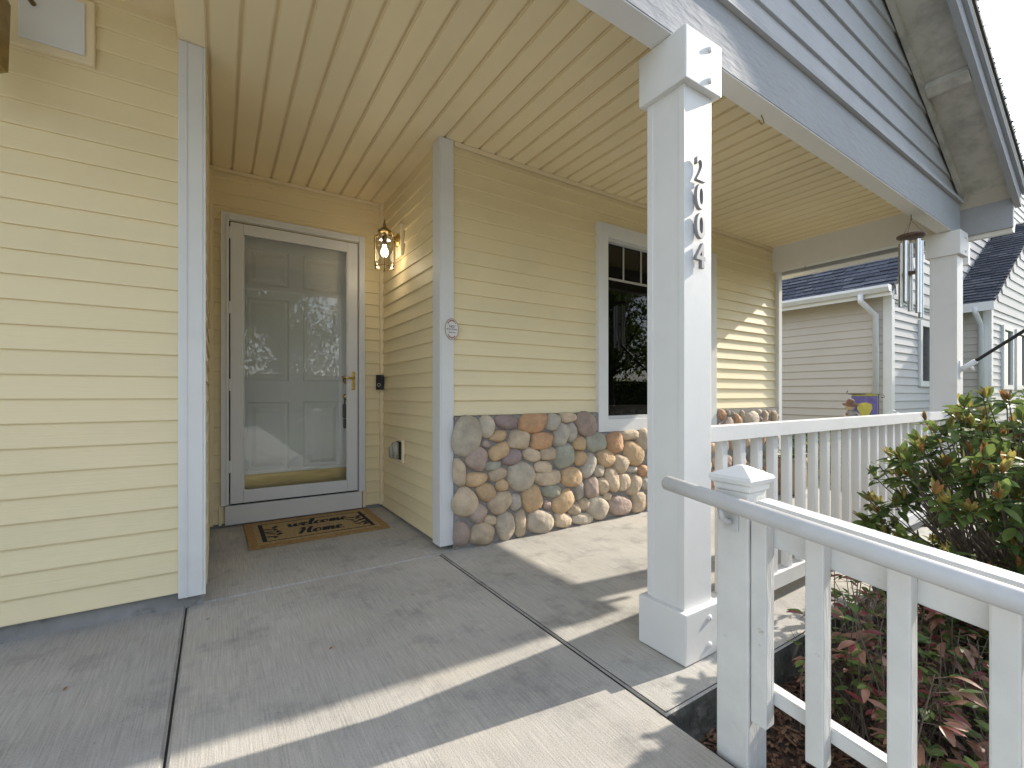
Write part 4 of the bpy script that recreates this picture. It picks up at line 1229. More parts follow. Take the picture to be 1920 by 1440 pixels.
def rhododendron(base, cen, rad, ntips, seed, label, nmax=300, zmin=-0.06):
    rn = random.Random(seed)
    t = thing('rhododendron_bush', base, label, 'bush')
    kinds_ = [(leaf_data(0.092, 0.019, 0.22, 0.22), 0), (leaf_data(0.082, 0.018, 0.3, 0.12), 1), (leaf_data(0.056, 0.0085, 0.5, -0.15), 2), (leaf_data(0.050, 0.0075, 0.5, -0.1), 3), (leaf_data(0.068, 0.015, 0.2, 0.3), 0), (leaf_data(0.070, 0.015, 0.35, 0.05), 1)]
    leaves = []
    bmS = bmesh.new()
    b = Vector(base)
    for i in range(ntips):
        while True:
            v = Vector((rn.gauss(0, 1), rn.gauss(0, 1), rn.gauss(0.1, 0.9)))
            v.normalize()
            v *= rn.uniform(0.45, 1.0) ** 0.5
            tip = Vector(cen) + Vector((v.x * rad[0], v.y * rad[1], v.z * rad[2]))
            if tip.z > zmin: break
        tip += Vector((noise.noise(tip * 4) * 0.12, noise.noise(tip * 4 + Vector((9, 0, 0))) * 0.11, noise.noise(tip * 4 + Vector((0, 9, 0))) * 0.14))
        # stem
        mid = b.lerp(tip, 0.55) + Vector((rn.uniform(-0.07, 0.07), rn.uniform(-0.07, 0.07), 0.06))
        st = b + Vector((rn.uniform(-0.12, 0.12), rn.uniform(-0.10, 0.10), 0))
        if i % 2 == 0:
            bm_tube(bmS, [st, b.lerp(mid, 0.5) + Vector((rn.uniform(-0.06, 0.06), rn.uniform(-0.06, 0.06), 0)), mid, tip], [0.008, 0.006, 0.004, 0.0022], 5, False)
        else:
            bm_tube(bmS, [mid, mid.lerp(tip, 0.6) + Vector((0, 0, -0.02)), tip], [0.004, 0.003, 0.0022], 5, False)
        ax = ((tip - mid).normalized() + Vector((0, 0, 0.7))).normalized()
        e1 = ax.orthogonal().normalized()
        e2 = ax.cross(e1)
        nl_ = rn.randint(6, 9)
        ph = rn.uniform(0, 6.28)
        for k in range(nl_):
            a = ph + 2 * math.pi * k / nl_ + rn.uniform(-0.25, 0.25)
            lift = rn.uniform(-0.35, 0.45)
            dr = (e1 * math.cos(a) + e2 * math.sin(a)) + ax * lift
            leaves.append((orient(dr, rn.uniform(-0.5, 0.5), tip - ax * rn.uniform(0, 0.03), rn.uniform(0.5, 1.02)), rn.choice((0, 1, 1, 4, 5))))
        if rn.random() < 0.95:
            for k in range(rn.randint(4, 8)):
                a = rn.uniform(0, 6.28)
                dr = ax * 1.0 + (e1 * math.cos(a) + e2 * math.sin(a)) * rn.uniform(0.25, 0.7)
                leaves.append((orient(dr, rn.uniform(-1, 1), tip, rn.uniform(0.7, 1.15)), rn.choice((2, 2, 3, 3, 5))))
    bmesh.ops.recalc_face_normals(bmS, faces=bmS.faces[:])
    put('stems', mesh_bm(bmS, 'stems'), STEM, t)
    foliage(t, leaves, kinds_, nmax, LG)
    return t
rhododendron((2.85, 0.45, -0.155), (2.86, 0.47, 0.40), (0.70, 0.46, 0.56), 460, 21, 'leafy rhododendron bush with yellow new growth between the two railings')

def nandina(base, ext, n, seed, label, nmax=220, h=(0.15, 0.5), reds=0.5):
    rn = random.Random(seed)
    t = thing('heavenly_bamboo', base, label, 'shrub')
    kinds_ = [(leaf_data(0.050, 0.010, 0.3, 0.2), 1), (leaf_data(0.060, 0.011, 0.25, 0.25), 4), (leaf_data(0.062, 0.013, 0.3, 0.45), 5), (leaf_data(0.045, 0.009, 0.3, 0.1), 0)]
    leaves = []
    bmS = bmesh.new()
    for i in range(n):
        p = Vector(base) + Vector((rn.uniform(-1, 1) * ext[0], rn.uniform(-1, 1) * ext[1], 0))
        hh = rn.uniform(*h)
        top = p + Vector((rn.uniform(-0.12, 0.12), rn.uniform(-0.12, 0.12), hh))
        bm_tube(bmS, [p, p.lerp(top, 0.5) + Vector((rn.uniform(-0.03, 0.03), rn.uniform(-0.03, 0.03), 0)), top], [0.003, 0.0022, 0.0013], 4, False)
        for k in range(rn.randint(5, 9)):
            q = p.lerp(top, rn.uniform(0.35, 1.0))
            a = rn.uniform(0, 6.28)
            dr = Vector((math.cos(a), math.sin(a), rn.uniform(-0.3, 0.7)))
            tw = q + dr * rn.uniform(0.02, 0.06)
            bm_tube(bmS, [q, tw], 0.0009, 3, False)
            for j in (-1, 0, 1):
                d2 = dr + Vector((-dr.y, dr.x, 0)) * 0.6 * j + Vector((0, 0, rn.uniform(-0.3, 0.2)))
                kk = rn.choice((1, 2, 2)) if rn.random() < reds else rn.choice((0, 0, 3))
                leaves.append((orient(d2, rn.uniform(-0.6, 0.6), tw, rn.uniform(0.4, 1.05)), kk))
        # bare needle-like litter and side twigs
        for k in range(16):
            q = p + Vector((rn.uniform(-0.08, 0.08), rn.uniform(-0.08, 0.08), rn.uniform(0, 0.1)))
            bm_tube(bmS, [q, q + Vector((rn.uniform(-0.09, 0.09), rn.uniform(-0.09, 0.09), rn.uniform(0, 0.14)))], 0.0011, 3, False)
    bmesh.ops.recalc_face_normals(bmS, faces=bmS.faces[:])
    put('stems', mesh_bm(bmS, 'stems'), STEM, t)
    foliage(t, leaves, kinds_, nmax, LG)
    return t
nandina((1.88, 0.62, -0.155), (0.30, 0.15), 46, 4, 'low shrub of red and green leaves just behind the hand railing', 200, (0.22, 0.56), 0.32)
nandina((1.75, 0.33, -0.155), (0.30, 0.16), 42, 7, 'sprawling shrub with pinkish brown leaves at the lower right corner', 200, (0.12, 0.44), 0.42)
nandina((2.35, 0.48, -0.155), (0.36, 0.30), 48, 9, 'reddish undergrowth at the foot of the rhododendron', 220, (0.20, 0.52), 0.5)

# bark mulch
rn = random.Random(8)
vs, fs, mi = [], [], []
for k in range(9000):
    x_, y_ = rn.uniform(1.16, 3.2), rn.uniform(-0.15, 0.905)
    l_, w_, h_ = rn.uniform(0.006, 0.024), rn.uniform(0.003, 0.008), rn.uniform(0.001, 0.003)
    m = Matrix.Translation((x_, y_, -0.150 + rn.uniform(0, 0.012))) @ Euler((rn.uniform(-0.5, 0.5), rn.uniform(-0.5, 0.5), rn.uniform(0, 6.28))).to_matrix().to_4x4()
    b_ = len(vs)
    vs += [tuple(m @ Vector(p)) for p in ((-l_, -w_, 0), (l_, -w_ * 0.6, 0), (l_ * 0.8, w_, 0), (-l_ * 0.9, w_ * 0.7, 0), (0, 0, h_ * 2))]
    fs += [(b_, b_ + 1, b_ + 4), (b_ + 1, b_ + 2, b_ + 4), (b_ + 2, b_ + 3, b_ + 4), (b_ + 3, b_, b_ + 4)]
    mi += [rn.choice((0, 0, 1, 1, 2, 3))] * 4
me = bpy.data.meshes.new('bark_mulch')
me.from_pydata(vs, [], fs)
for b_ in BARK: me.materials.append(b_)
for p, i in zip(me.polygons, mi): p.material_index = i
tag(put('bark_mulch', me, None), 'brown bark mulch covering the planting bed', 'mulch', kind='stuff')

# round leafy shrubs further off: one mass of small leaves each
def shrub(cen, rad, n, seed, label, cat='shrub', mats=(0, 1), group=None):
    rn = random.Random(seed)
    t = thing('shrub', (cen[0], cen[1], -0.165), label, cat, group)
    bmS = bmesh.new()
    for k in range(9):
        a = rn.uniform(0, 6.28)
        bm_tube(bmS, [(cen[0], cen[1], -0.165), (cen[0] + 0.6 * rad[0] * math.cos(a), cen[1] + 0.6 * rad[1] * math.sin(a), cen[2] + rn.uniform(-0.3, 0.6) * rad[2])], [0.012, 0.004], 5, False)
    bmesh.ops.recalc_face_normals(bmS, faces=bmS.faces[:])
    put('stems', mesh_bm(bmS, 'stems'), STEM, t)
    kinds_ = [(leaf_data(0.05, 0.014, 0.3, 0.1, 2), mats[0]), (leaf_data(0.045, 0.013, 0.3, 0.1, 2), mats[1])]
    lv = []
    for i in range(n):
        v = Vector((rn.gauss(0, 1), rn.gauss(0, 1), rn.gauss(0, 1))).normalized() * rn.uniform(0.3, 1.0) ** 0.5
        nzv = 1 + 0.25 * noise.noise(v * 2.5 + Vector((seed, 0, 0)))
        p = Vector(cen) + Vector((v.x * rad[0], v.y * rad[1], v.z * rad[2])) * nzv
        if p.z < -0.15: continue
        dr = v + Vector((rn.uniform(-0.8, 0.8), rn.uniform(-0.8, 0.8), rn.uniform(-0.3, 0.8)))
        lv.append((orient(dr, rn.uniform(-1, 1), p, rn.uniform(0.7, 1.4)), rn.randint(0, 1)))
    foliage(t, lv, kinds_, 0, LG)
    return t
shrub((11.2, 1.25, 0.55), (0.85, 0.6, 0.75), 2600, 31, 'dark rounded shrub in front of the neighbouring house at the right edge')
shrub((6.1, 2.35, 0.18), (0.45, 0.4, 0.35), 1100, 32, 'bright green shrub beyond the porch, seen through the balusters', mats=(1, 2))
shrub((7.9, 1.9, 0.15), (0.6, 0.4, 0.36), 1100, 33, 'flowering yellow-tipped shrub at the foot of the neighbouring wall', mats=(1, 2))
shrub((7.6, 3.3, 0.1), (0.5, 0.5, 0.3), 800, 34, 'low green shrub behind the garden flag', mats=(0, 1))

shrub((8.35, 3.35, 0.12), (0.42, 0.5, 0.42), 1300, 35, 'dark green shrub against the taupe wall, nearest its corner', mats=(0, 0))
shrub((8.3, 4.5, 0.10), (0.45, 0.6, 0.45), 1300, 36, 'dark green shrub against the taupe wall, middle of the row', mats=(0, 1))
shrub((8.2, 5.9, 0.10), (0.5, 0.7, 0.45), 1300, 37, 'dark green shrub against the taupe wall, farthest from its corner', mats=(0, 0))
# planter on the far end of the porch floor
pl = thing('planter', (4.72, 2.28, 0), 'rough tan stone planter on the porch floor by the stone wall', 'planter')
TERRA = M('rough_tan_pot', (0.30, 0.22, 0.15), 0.9, 0.35, 14, bump=0.8, bscale=30, tint=(0.16, 0.12, 0.09), tintamt=0.6, tscale=9)
lathe('pot', [(0.001, 0.002), (0.125, 0.002), (0.150, 0.05), (0.160, 0.18), (0.155, 0.30), (0.162, 0.325), (0.166, 0.36), (0.150, 0.362), (0.146, 0.33), (0.001, 0.33)], TERRA, pl, (4.72, 2.28, 0), 28)
lathe('soil', [(0.001, 0.0), (0.142, 0.0), (0.12, 0.018), (0.001, 0.03)], SOIL, pl, (4.72, 2.28, 0.332), 20)
rn = random.Random(12)
lv = [(orient(Vector((math.cos(a), math.sin(a), rn.uniform(0.5, 2.0))), 0, Vector((4.72 + 0.06 * math.cos(a), 2.28 + 0.06 * math.sin(a), 0.345)), rn.uniform(0.8, 1.6)), rn.randint(0, 1)) for a in [rn.uniform(0, 6.28) for _ in range(36)]]
foliage(pl, lv, [(leaf_data(0.09, 0.014, 0.3, 0.5), 0), (leaf_data(0.08, 0.014, 0.3, 0.4), 1)], 36, LG)

# garden flag and ornaments
FX, FY = 6.93, 2.42
gf = thing('garden_flag', (FX, FY, -0.165), 'purple garden flag with a yellow flower on a black iron stand', 'flag')
IRON = M('wrought_iron', (0.02, 0.02, 0.022), 0.6, 0.2, 20)
PURP, PYEL, PGRN, PTRIM = (M('flag_purple', (0.17, 0.13, 0.32), 0.8, 0.25, 12), M('flag_yellow', (0.62, 0.52, 0.10), 0.8, 0.15, 20),
                           M('flag_green', (0.10, 0.22, 0.12), 0.8, 0.25, 14), M('flag_gold_band', (0.38, 0.34, 0.10), 0.8, 0.3, 40))
fr = R(-38)      # the cloth faces the walkway
du = Vector((math.cos(fr), math.sin(fr), 0))
nrm = Vector((-math.sin(fr), math.cos(fr), 0))
F0 = Vector((FX, FY, 0))
pole_xy = F0 + du * 0.17
tube('stand', [pole_xy + Vector((0, 0, -0.165)), pole_xy + Vector((0, 0, 0.985))], 0.006, IRON, gf, 8)
tube('cross_arm', [F0 - du * 0.20 + Vector((0, 0, 1.03)), F0 - du * 0.215 + Vector((0, 0, 1.00)), F0 - du * 0.19 + Vector((0, 0, 0.985)), pole_xy + Vector((0, 0, 0.985)), pole_xy + du * 0.06 + Vector((0, 0, 0.975)), pole_xy + du * 0.07 + Vector((0, 0, 0.945)), pole_xy + du * 0.03 + Vector((0, 0, 0.94))], 0.005, IRON, gf, 8)
def cloth(name, pts, mat, off):
    bm = bmesh.new()
    vs_ = [bm.verts.new(F0 + du * u + Vector((0, 0, z)) - nrm * (0.012 * math.sin(u * 18) + off)) for u, z in pts]
    bm.faces.new(vs_)
    r_ = bmesh.ops.extrude_face_region(bm, geom=bm.faces[:])
    for e in r_['geom']:
        if isinstance(e, bmesh.types.BMVert): e.co += nrm * 0.0012
    bmesh.ops.recalc_face_normals(bm, faces=bm.faces[:])
    return put(name, mesh_bm(bm, name), mat, gf)
us = [-0.155 + 0.31 * i / 10 for i in range(11)]
cloth('cloth', [(u, 0.50) for u in us] + [(u, 0.96) for u in us[::-1]], PURP, 0)
cloth('hem_band', [(u, 0.958) for u in us] + [(u, 0.99) for u in us[::-1]], PTRIM, 0.002)
cloth('flower_print', [(-0.02, 0.62), (0.02, 0.62), (0.045, 0.72), (0.085, 0.80), (0.075, 0.855), (0.03, 0.875), (-0.03, 0.875), (-0.075, 0.855), (-0.085, 0.80), (-0.045, 0.72)], PYEL, 0.004)
cloth('leaf_print', [(-0.14, 0.51), (-0.01, 0.51), (-0.03, 0.62), (-0.09, 0.72), (-0.13, 0.64)], PGRN, 0.003)
cloth('leaf_print', [(0.01, 0.51), (0.14, 0.51), (0.135, 0.70), (0.08, 0.74), (0.035, 0.64)], PGRN, 0.003)

def figurine(p, label):
    t = thing('garden_figurine', (p[0], p[1], -0.165), label, 'figurine')
    tube('stake', [(p[0], p[1], -0.165), (p[0], p[1], 0.66)], 0.005, IRON, t, 6)
    CL, SK, HT = M('figurine_grey_cloth', (0.24, 0.23, 0.21), 0.8, 0.2, 20), M('figurine_face', (0.52, 0.40, 0.33), 0.7, 0.1, 20), M('figurine_brown_hat', (0.16, 0.085, 0.05), 0.8, 0.2, 20)
    lathe('body', [(0.001, 0), (0.055, 0.0), (0.062, 0.05), (0.05, 0.12), (0.03, 0.155), (0.001, 0.16)], CL, t, (p[0], p[1], 0.62), 14)
    lathe('head', [(0.001, -0.05), (0.03, -0.043), (0.05, -0.01), (0.048, 0.025), (0.03, 0.047), (0.001, 0.052)], SK, t, (p[0], p[1], 0.825), 16)
    lathe('hat', [(0.001, 0.0), (0.085, 0.0), (0.083, 0.008), (0.045, 0.014), (0.042, 0.05), (0.025, 0.07), (0.001, 0.073)], HT, t, (p[0], p[1], 0.852), 18, (R(8), R(-14), 0))
    for s in (-1, 1):
        a = Vector((p[0], p[1], 0.755)) + du * s * 0.035
        tube('arm', [a, a + du * s * 0.055 + Vector((0, 0, -0.03)) - nrm * 0.02, a + du * s * 0.02 + Vector((0, 0, -0.085)) - nrm * 0.06], [0.017, 0.014, 0.011], SK, t, 8)
        e = Vector((p[0], p[1], 0.832)) - nrm * 0.046 + du * s * 0.018
        lathe('eye', [(0.001, -0.006), (0.006, 0), (0.001, 0.006)], BLACK, t, e, 8)
figurine((FX - 0.20, FY + 0.08), 'small garden figurine in a brown hat left of the purple flag')
orn = thing('garden_ornament', (FX + 0.30, FY - 0.20, -0.165), 'white openwork flower ornament on a stake right of the purple flag', 'ornament')
ox, oy, oz = FX + 0.30, FY - 0.20, 0.69
tube('stake', [(ox, oy, -0.165), (ox, oy, oz)], 0.004, IRON, orn, 6)
for k in range(6):
    a = R(60 * k + 90)
    c_ = Vector((ox, oy, oz)) + du * 0.055 * math.cos(a) + Vector((0, 0, 0.055 * math.sin(a)))
    tube('petal', [c_ + du * 0.030 * math.cos(t) + Vector((0, 0, 0.030 * math.sin(t))) for t in [2 * math.pi * j / 14 for j in range(15)]], 0.007, WHITE, orn, 7)
lathe('centre', [(0.001, -0.012), (0.022, -0.006), (0.026, 0.0), (0.022, 0.006), (0.001, 0.012)], WHITE, orn, (ox, oy, oz), 16, (R(90), 0, fr))

# =================================================================== NEIGHBOURING HOUSE
NX, NYF = 9.0, 2.80           # near corner of the side wall and the front wall
N2X, N2Y = 12.0, 2.25         # projecting front room
NE = 2.56                     # wall height at the eave
nb = thing('neighbouring_house', (13, 5, -0.165), 'taupe and grey sided house with dark shingle roofs beyond the porch', 'house')
PITCH = 0.72
RX = 14.6                     # ridge
zroof = lambda x: NE + 0.10 + PITCH * (x - NX)
w = boxes('side_wall', [(NX, NX + 0.12, NYF + 0.01, 11.0, -0.165, NE)], NSIDE, nb)
siding(w, (NX, 11.0, 0), R(-90), 11.0 - NYF - 0.09, -0.05, NE, NSIDE, c=0.132, out=0.018)
w = prism('front_wall', [(NX, -0.165), (19.0, -0.165), (19.0, 3.2), (RX, zroof(RX) - 0.12), (NX, NE)], NYF, NYF + 0.12, NFRONT, nb)
def ncl(z):
    if z < NE: return (0.10, 9.5)
    s_ = (z - NE + 0.02) / PITCH
    return (0.03 + s_, 9.5)
siding(w, (NX, NYF, 0), 0, 9.5, -0.05, NE, NFRONT, c=0.132, out=0.018, openings=[(1.23, 2.45, 1.10, 2.30)])
siding(w, (NX, NYF - 0.004, 0), 0, 9.5, NE + 0.02, 6.4, NFRONT, c=0.185, out=0.016, clip=ncl)
box('band_board', NX + 0.02, 19.0, NYF - 0.035, NYF - 0.002, NE - 0.05, NE + 0.018, NFRONT, nb, 0.002)
box('corner_trim', NX - 0.028, NX + 0.10, NYF - 0.030, NYF - 0.001, -0.16, NE + 0.02, WHITE, nb, 0.003)
box('corner_trim', NX - 0.028, NX - 0.001, NYF - 0.0005, NYF + 0.085, -0.16, NE + 0.02, WHITE, nb, 0.003)
# window on the front wall
nw = put('window', None, None, nb, (NX + 1.2, NYF, 1.1))
wx0, wx1, wz0, wz1 = NX + 1.24, NX + 2.44, 1.12, 2.28
boxes('pane', [(wx0 + 0.1, wx1 - 0.1, NYF - 0.006, NYF - 0.003, wz0 + 0.1, wz1 - 0.1)], M('dark_pane', (0.03, 0.035, 0.045), 0.06, 0.2, 1), nw)
for a in ((wx0, wx0 + 0.1, wz0, wz1), (wx1 - 0.1, wx1, wz0, wz1), (wx0 + 0.1, wx1 - 0.1, wz1 - 0.1, wz1), (wx0 + 0.1, wx1 - 0.1, wz0, wz0 + 0.1)):
    box('trim_board', a[0], a[1], NYF - 0.045, NYF - 0.0005, a[2], a[3], WHITE, nw, 0.003)
box('mullion', (wx0 + wx1) / 2 - 0.02, (wx0 + wx1) / 2 + 0.02, NYF - 0.03, NYF - 0.007, wz0 + 0.1, wz1 - 0.1, WHITE, nw, 0.002)

def shingle_roof(name, ex, ez, pitch, rx, y0_, y1_, seed):
    """courses of tabs climbing from the eave line (x = ex, height ez) towards +X"""
    rn = random.Random(seed)
    base = prism(name, [(ex, ez - 0.05), (rx, ez - 0.05 + pitch * (rx - ex)), (rx, ez - 0.004 + pitch * (rx - ex)), (ex, ez - 0.004)], y0_, y1_, SHINGLE[0], nb)
    s = math.hypot(1, pitch)
    n = int((rx - ex) * s / 0.143)
    vs, fs, mi = [], [], []
    for i in range(n):
        xa = ex - 0.02 + i * 0.143 / s
        xb = xa + 0.19 / s
        y = y0_ - rn.uniform(0, 0.3)
        while y < y1_:
            wt_ = rn.choice((0.15, 0.2, 0.28, 0.33))
            ya, yb = max(y, y0_ - 0.02), min(y + wt_ - 0.006, y1_)
            y += wt_
            if yb - ya < 0.03: continue
            h0 = rn.choice((0.022, 0.026, 0.032))
            za, zb = ez + pitch * (xa - ex), ez + pitch * (xb - ex)
            b_ = len(vs)
            vs += [(xa, ya, za + h0), (xa, yb, za + h0), (xb, yb, zb + 0.003), (xb, ya, zb + 0.003), (xa, ya, za - 0.004), (xa, yb, za - 0.004)]
            fs += [(b_, b_ + 3, b_ + 2, b_ + 1), (b_, b_ + 1, b_ + 5, b_ + 4)]
            m_ = rn.choice((1, 1, 2, 2, 2, 3))
            mi += [m_, 0]  # butt faces darkest: shadow line under each course put into the colour
    me = bpy.data.meshes.new('shingles')
    me.from_pydata(vs, [], fs)
    for q in SHINGLE: me.materials.append(q)
    for p, i in zip(me.polygons, mi): p.material_index = i
    tag(put('shingles', me, None, base), kind='stuff')
    return base
shingle_roof('roof', NX - 0.32, NE + 0.10 - PITCH * 0.32 + 0.17, PITCH, RX, NYF - 0.10, 10.5, 1)
box('eave_fascia', NX - 0.36, NX - 0.325, NYF - 0.12, 11.0, NE - 0.06, NE + 0.10, WHITE, nb, 0.003)
prism('gutter', [(NX - 0.362, NE + 0.10), (NX - 0.362, NE + 0.0), (NX - 0.42, NE + 0.0), (NX - 0.47, NE + 0.06), (NX - 0.47, NE + 0.10)], NYF - 0.12, 11.0, WHITE_GLOSS, nb)
box('eave_soffit', NX - 0.324, NX - 0.03, NYF - 0.05, 11.0, NE + 0.022, NE + 0.034, RAKE, nb, 0)
tube('downspout', [(NX - 0.42, NYF + 0.25, NE + 0.0), (NX - 0.42, NYF + 0.25, NE - 0.10), (NX - 0.09, NYF + 0.16, NE - 0.30), (NX - 0.09, NYF + 0.16, -0.1)], 0.042, WHITE_GLOSS, nb, 8)
# projecting room
P2 = 0.60
zroof2 = lambda x: NE + 0.10 + P2 * (x - N2X)
w = boxes('side_wall', [(N2X, N2X + 0.1, N2Y + 0.01, NYF - 0.02, -0.165, NE)], NSIDE, nb)
siding(w, (N2X, NYF - 0.02, 0), R(-90), NYF - N2Y - 0.10, -0.05, NE, NSIDE, c=0.132, out=0.018)
w = prism('front_wall', [(N2X, -0.165), (18.0, -0.165), (18.0, NE), (15.5, zroof2(15.5) - 0.1), (N2X, NE)], N2Y, N2Y + 0.1, NFRONT, nb)
siding(w, (N2X, N2Y, 0), 0, 6.0, -0.05, NE, NFRONT, c=0.132, out=0.018, openings=[(0.78, 1.66, 1.06, 2.36), (1.86, 2.9, 1.06, 2.36)])
def ncl2(z):
    s_ = (z - NE + 0.02) / P2
    return (0.03 + s_, 5.0)
siding(w, (N2X, N2Y - 0.004, 0), 0, 5.0, NE + 0.02, 4.4, NFRONT, c=0.185, out=0.016, clip=ncl2)
box('corner_trim', N2X - 0.028, N2X + 0.10, N2Y - 0.030, N2Y - 0.001, -0.16, NE + 0.02, WHITE, nb, 0.003)
box('corner_trim', N2X - 0.028, N2X - 0.001, N2Y - 0.0005, N2Y + 0.085, -0.16, NE + 0.02, WHITE, nb, 0.003)
for xa in (N2X + 0.80, N2X + 1.88):
    nw = put('window', None, None, nb, (xa, N2Y, 1.08))
    wx0, wx1, wz0, wz1 = xa, xa + (0.84 if xa < N2X + 1 else 1.0), 1.08, 2.34
    boxes('pane', [(wx0 + 0.09, wx1 - 0.09, N2Y - 0.006, N2Y - 0.003, wz0 + 0.09, wz1 - 0.09)], MATS['dark_pane'], nw)
    for a in ((wx0, wx0 + 0.09, wz0, wz1), (wx1 - 0.09, wx1, wz0, wz1), (wx0 + 0.09, wx1 - 0.09, wz1 - 0.09, wz1), (wx0 + 0.09, wx1 - 0.09, wz0, wz0 + 0.09)):
        box('trim_board', a[0], a[1], N2Y - 0.045, N2Y - 0.0005, a[2], a[3], WHITE, nw, 0.003)
shingle_roof('roof', N2X - 0.32, NE + 0.10 - P2 * 0.32 + 0.17, P2, 15.5, N2Y - 0.10, NYF - 0.03, 2)
box('eave_fascia', N2X - 0.36, N2X - 0.325, N2Y - 0.12, NYF - 0.04, NE - 0.06, NE + 0.10, WHITE, nb, 0.003)
box('eave_soffit', N2X - 0.324, N2X - 0.03, N2Y - 0.05, NYF - 0.04, NE + 0.022, NE + 0.034, RAKE, nb, 0)
tube('downspout', [(N2X - 0.34, N2Y + 0.12, NE + 0.02), (N2X - 0.34, N2Y + 0.12, NE - 0.08), (N2X - 0.08, N2Y + 0.10, NE - 0.28), (N2X - 0.08, N2Y + 0.10, -0.1)], 0.04, WHITE_GLOSS, nb, 8)

# =================================================================== STREET TREES (behind the camera; the door and window glass mirror them)
TL = [M('tree_leaf_a', (0.09, 0.14, 0.035), 0.6, 0.3, 3, sub=0.45, rnd=0.1), M('tree_leaf_b', (0.16, 0.20, 0.05), 0.6, 0.3, 3, sub=0.45, rnd=0.1)]
TRK = M('tree_bark', (0.10, 0.075, 0.055), 0.95, 0.35, 8, bump=1, bscale=20)
def crown_mesh(seed, rad, hh, n):
    rn = random.Random(seed)
    clumps = [Vector((rn.gauss(0, 0.5) * rad, rn.gauss(0, 0.5) * rad, rn.uniform(0.0, 1.0) * hh)) for _ in range(34)]
    vs, fs, mi = [], [], []
    for i in range(n):
        c_ = rn.choice(clumps)
        p = c_ + Vector((rn.gauss(0, 1), rn.gauss(0, 1), rn.gauss(0, 0.8))) * rad * 0.17
        s_ = rn.uniform(0.06, 0.14)
        m = Matrix.Translation(p) @ Euler((rn.uniform(0, 6.28), rn.uniform(0, 6.28), rn.uniform(0, 6.28))).to_matrix().to_4x4()
        b_ = len(vs)
        vs += [tuple(m @ Vector(q)) for q in ((-s_, 0, 0), (0, -s_ * 0.5, 0), (s_, 0, 0), (0, s_ * 0.5, 0))]
        fs.append((b_, b_ + 1, b_ + 2, b_ + 3))
        mi.append(rn.randint(0, 1))
    me = bpy.data.meshes.new('crown')
    me.from_pydata(vs, [], fs)
    for q in TL: me.materials.append(q)
    for p, i in zip(me.polygons, mi): p.material_index = i
    return me, clumps
crowns = [crown_mesh(s_, 2.6, 4.8, 9000) for s_ in (41, 42)]
def tree(x_, y_, k, sc, label):
    t = thing('street_tree', (x_, y_, -0.165), label, 'tree', 'street trees across the road')
    me, clumps = crowns[k]
    put('crown', me, None, t, (x_, y_, 2.1 * sc), (0, 0, x_), (sc, sc, sc))
    bm = bmesh.new()
    bm_tube(bm, [(0, 0, 0), (0.05, 0.02, 1.2), (0, 0.05, 2.4), (0.1, 0, 4.2)], [0.22, 0.17, 0.13, 0.05], 10, False)
    for c_ in clumps[:14]:
        bm_tube(bm, [(0.02, 0.03, 1.9), (c_.x * 0.5, c_.y * 0.5, 2.1 + c_.z * 0.5), (c_.x, c_.y, 2.2 + c_.z)], [0.08, 0.045, 0.015], 6, False)
    bmesh.ops.recalc_face_normals(bm, faces=bm.faces[:])
    put('trunk', mesh_bm(bm, 'trunk'), TRK, t, (x_, y_, -0.165), (0, 0, x_), (sc, sc, sc))
for x_, y_, k, sc, lb_ in ((-1.0, -19, 0, 1.0, 'street tree mirrored at the left of the door glass'), (3.2, -20.5, 1, 1.1, 'street tree mirrored in the middle of the door glass'),
                           (7.5, -19, 0, 1.05, 'street tree mirrored at the right of the door glass'), (13.0, -12.5, 1, 1.25, 'street tree mirrored at the left of the window pane'),
                           (17.0, -14.5, 0, 1.35, 'street tree mirrored in the middle of the window pane'), (21.5, -16, 1, 1.3, 'street tree mirrored at the right of the window pane')):
    tree(x_, y_, k, sc, lb_)

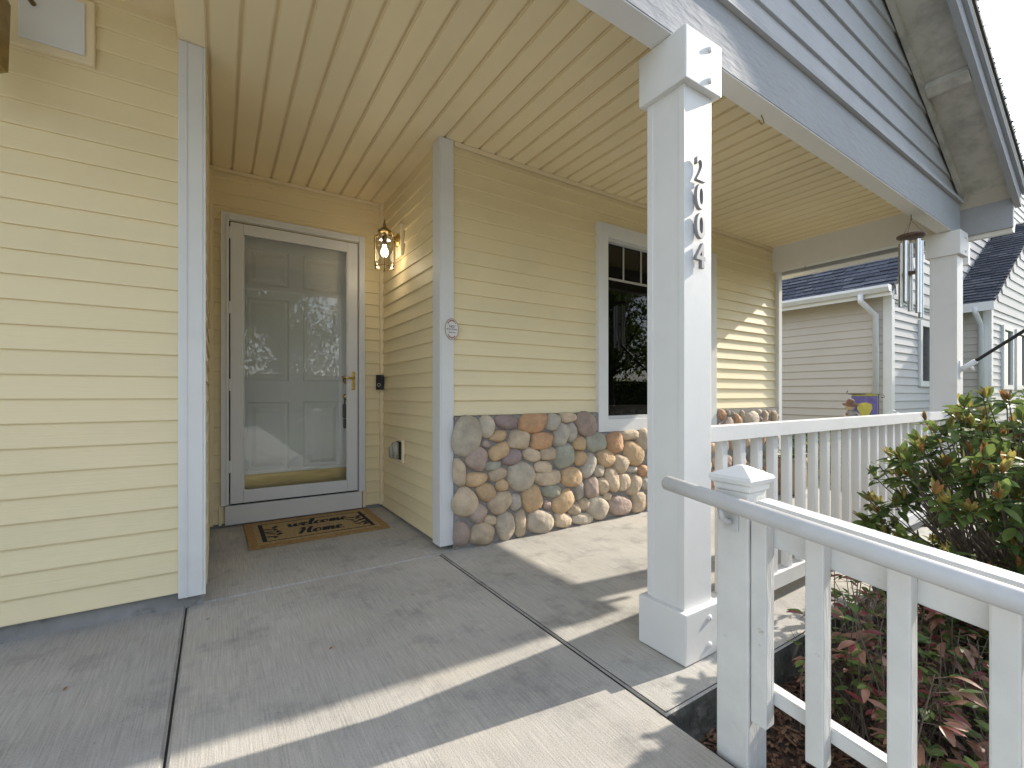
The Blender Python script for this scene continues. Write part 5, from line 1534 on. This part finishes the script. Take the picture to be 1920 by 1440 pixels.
# unseen hedge added across the road to hide the bright horizon in the mirrored glass
rn = random.Random(77)
hd = thing('reflection_hedge', (10, -25, -0.165), 'added green hedge across the road, there to darken the glass reflections', 'hedge')
box('reflection_hedge_core', -22, 45, -26.0, -24.8, -0.165, 2.3, M('reflection_hedge_inside', (0.03, 0.045, 0.015), 0.95, 0.4, 2), hd, 0)
vs, fs, mi = [], [], []
for i in range(9000):
    p_ = Vector((rn.uniform(-22, 45), -24.8 + rn.gauss(0.05, 0.12), rn.uniform(-0.1, 2.55)))
    s_ = rn.uniform(0.08, 0.2)
    m = Matrix.Translation(p_) @ Euler((rn.uniform(0, 6.28), rn.uniform(0, 6.28), rn.uniform(0, 6.28))).to_matrix().to_4x4()
    b_ = len(vs)
    vs += [tuple(m @ Vector(q)) for q in ((-s_, 0, 0), (0, -s_ * 0.5, 0), (s_, 0, 0), (0, s_ * 0.5, 0))]
    fs.append((b_, b_ + 1, b_ + 2, b_ + 3))
    mi.append(rn.randint(0, 1))
me = bpy.data.meshes.new('hedge_leaves')
me.from_pydata(vs, [], fs)
for q in TL: me.materials.append(q)
for q, i in zip(me.polygons, mi): q.material_index = i
tag(put('hedge_leaves', me, None, hd), kind='stuff')

# a few dry leaves blown onto the concrete
FL = [M('dry_leaf_rust', (0.30, 0.13, 0.05), 0.8, 0.3, 30), M('dry_leaf_tan', (0.26, 0.20, 0.10), 0.8, 0.3, 30)]
for k, (x_, y_, a_, lb_) in enumerate(((0.36, 1.83, 40, 'rust brown dry leaf on the walkway near the sun strip'), (-0.04, 2.36, 20, 'tiny reddish leaf on the walkway below the garage corner trim'),
                                       (-0.42, 2.05, 75, 'tan dry leaf on the slab before the garage wall'), (0.80, 2.10, 130, 'small tan leaf in the middle of the walkway'))):
    me = leaf_mesh(leaf_data(0.017, 0.004, 0.6, -0.15), 'fallen_leaf', FL[k % 2])
    tag(put('fallen_leaf', me, None, None, (x_, y_, 0.003), (0.1, 0, R(a_))), lb_, 'leaf', 'dry leaves on the concrete')
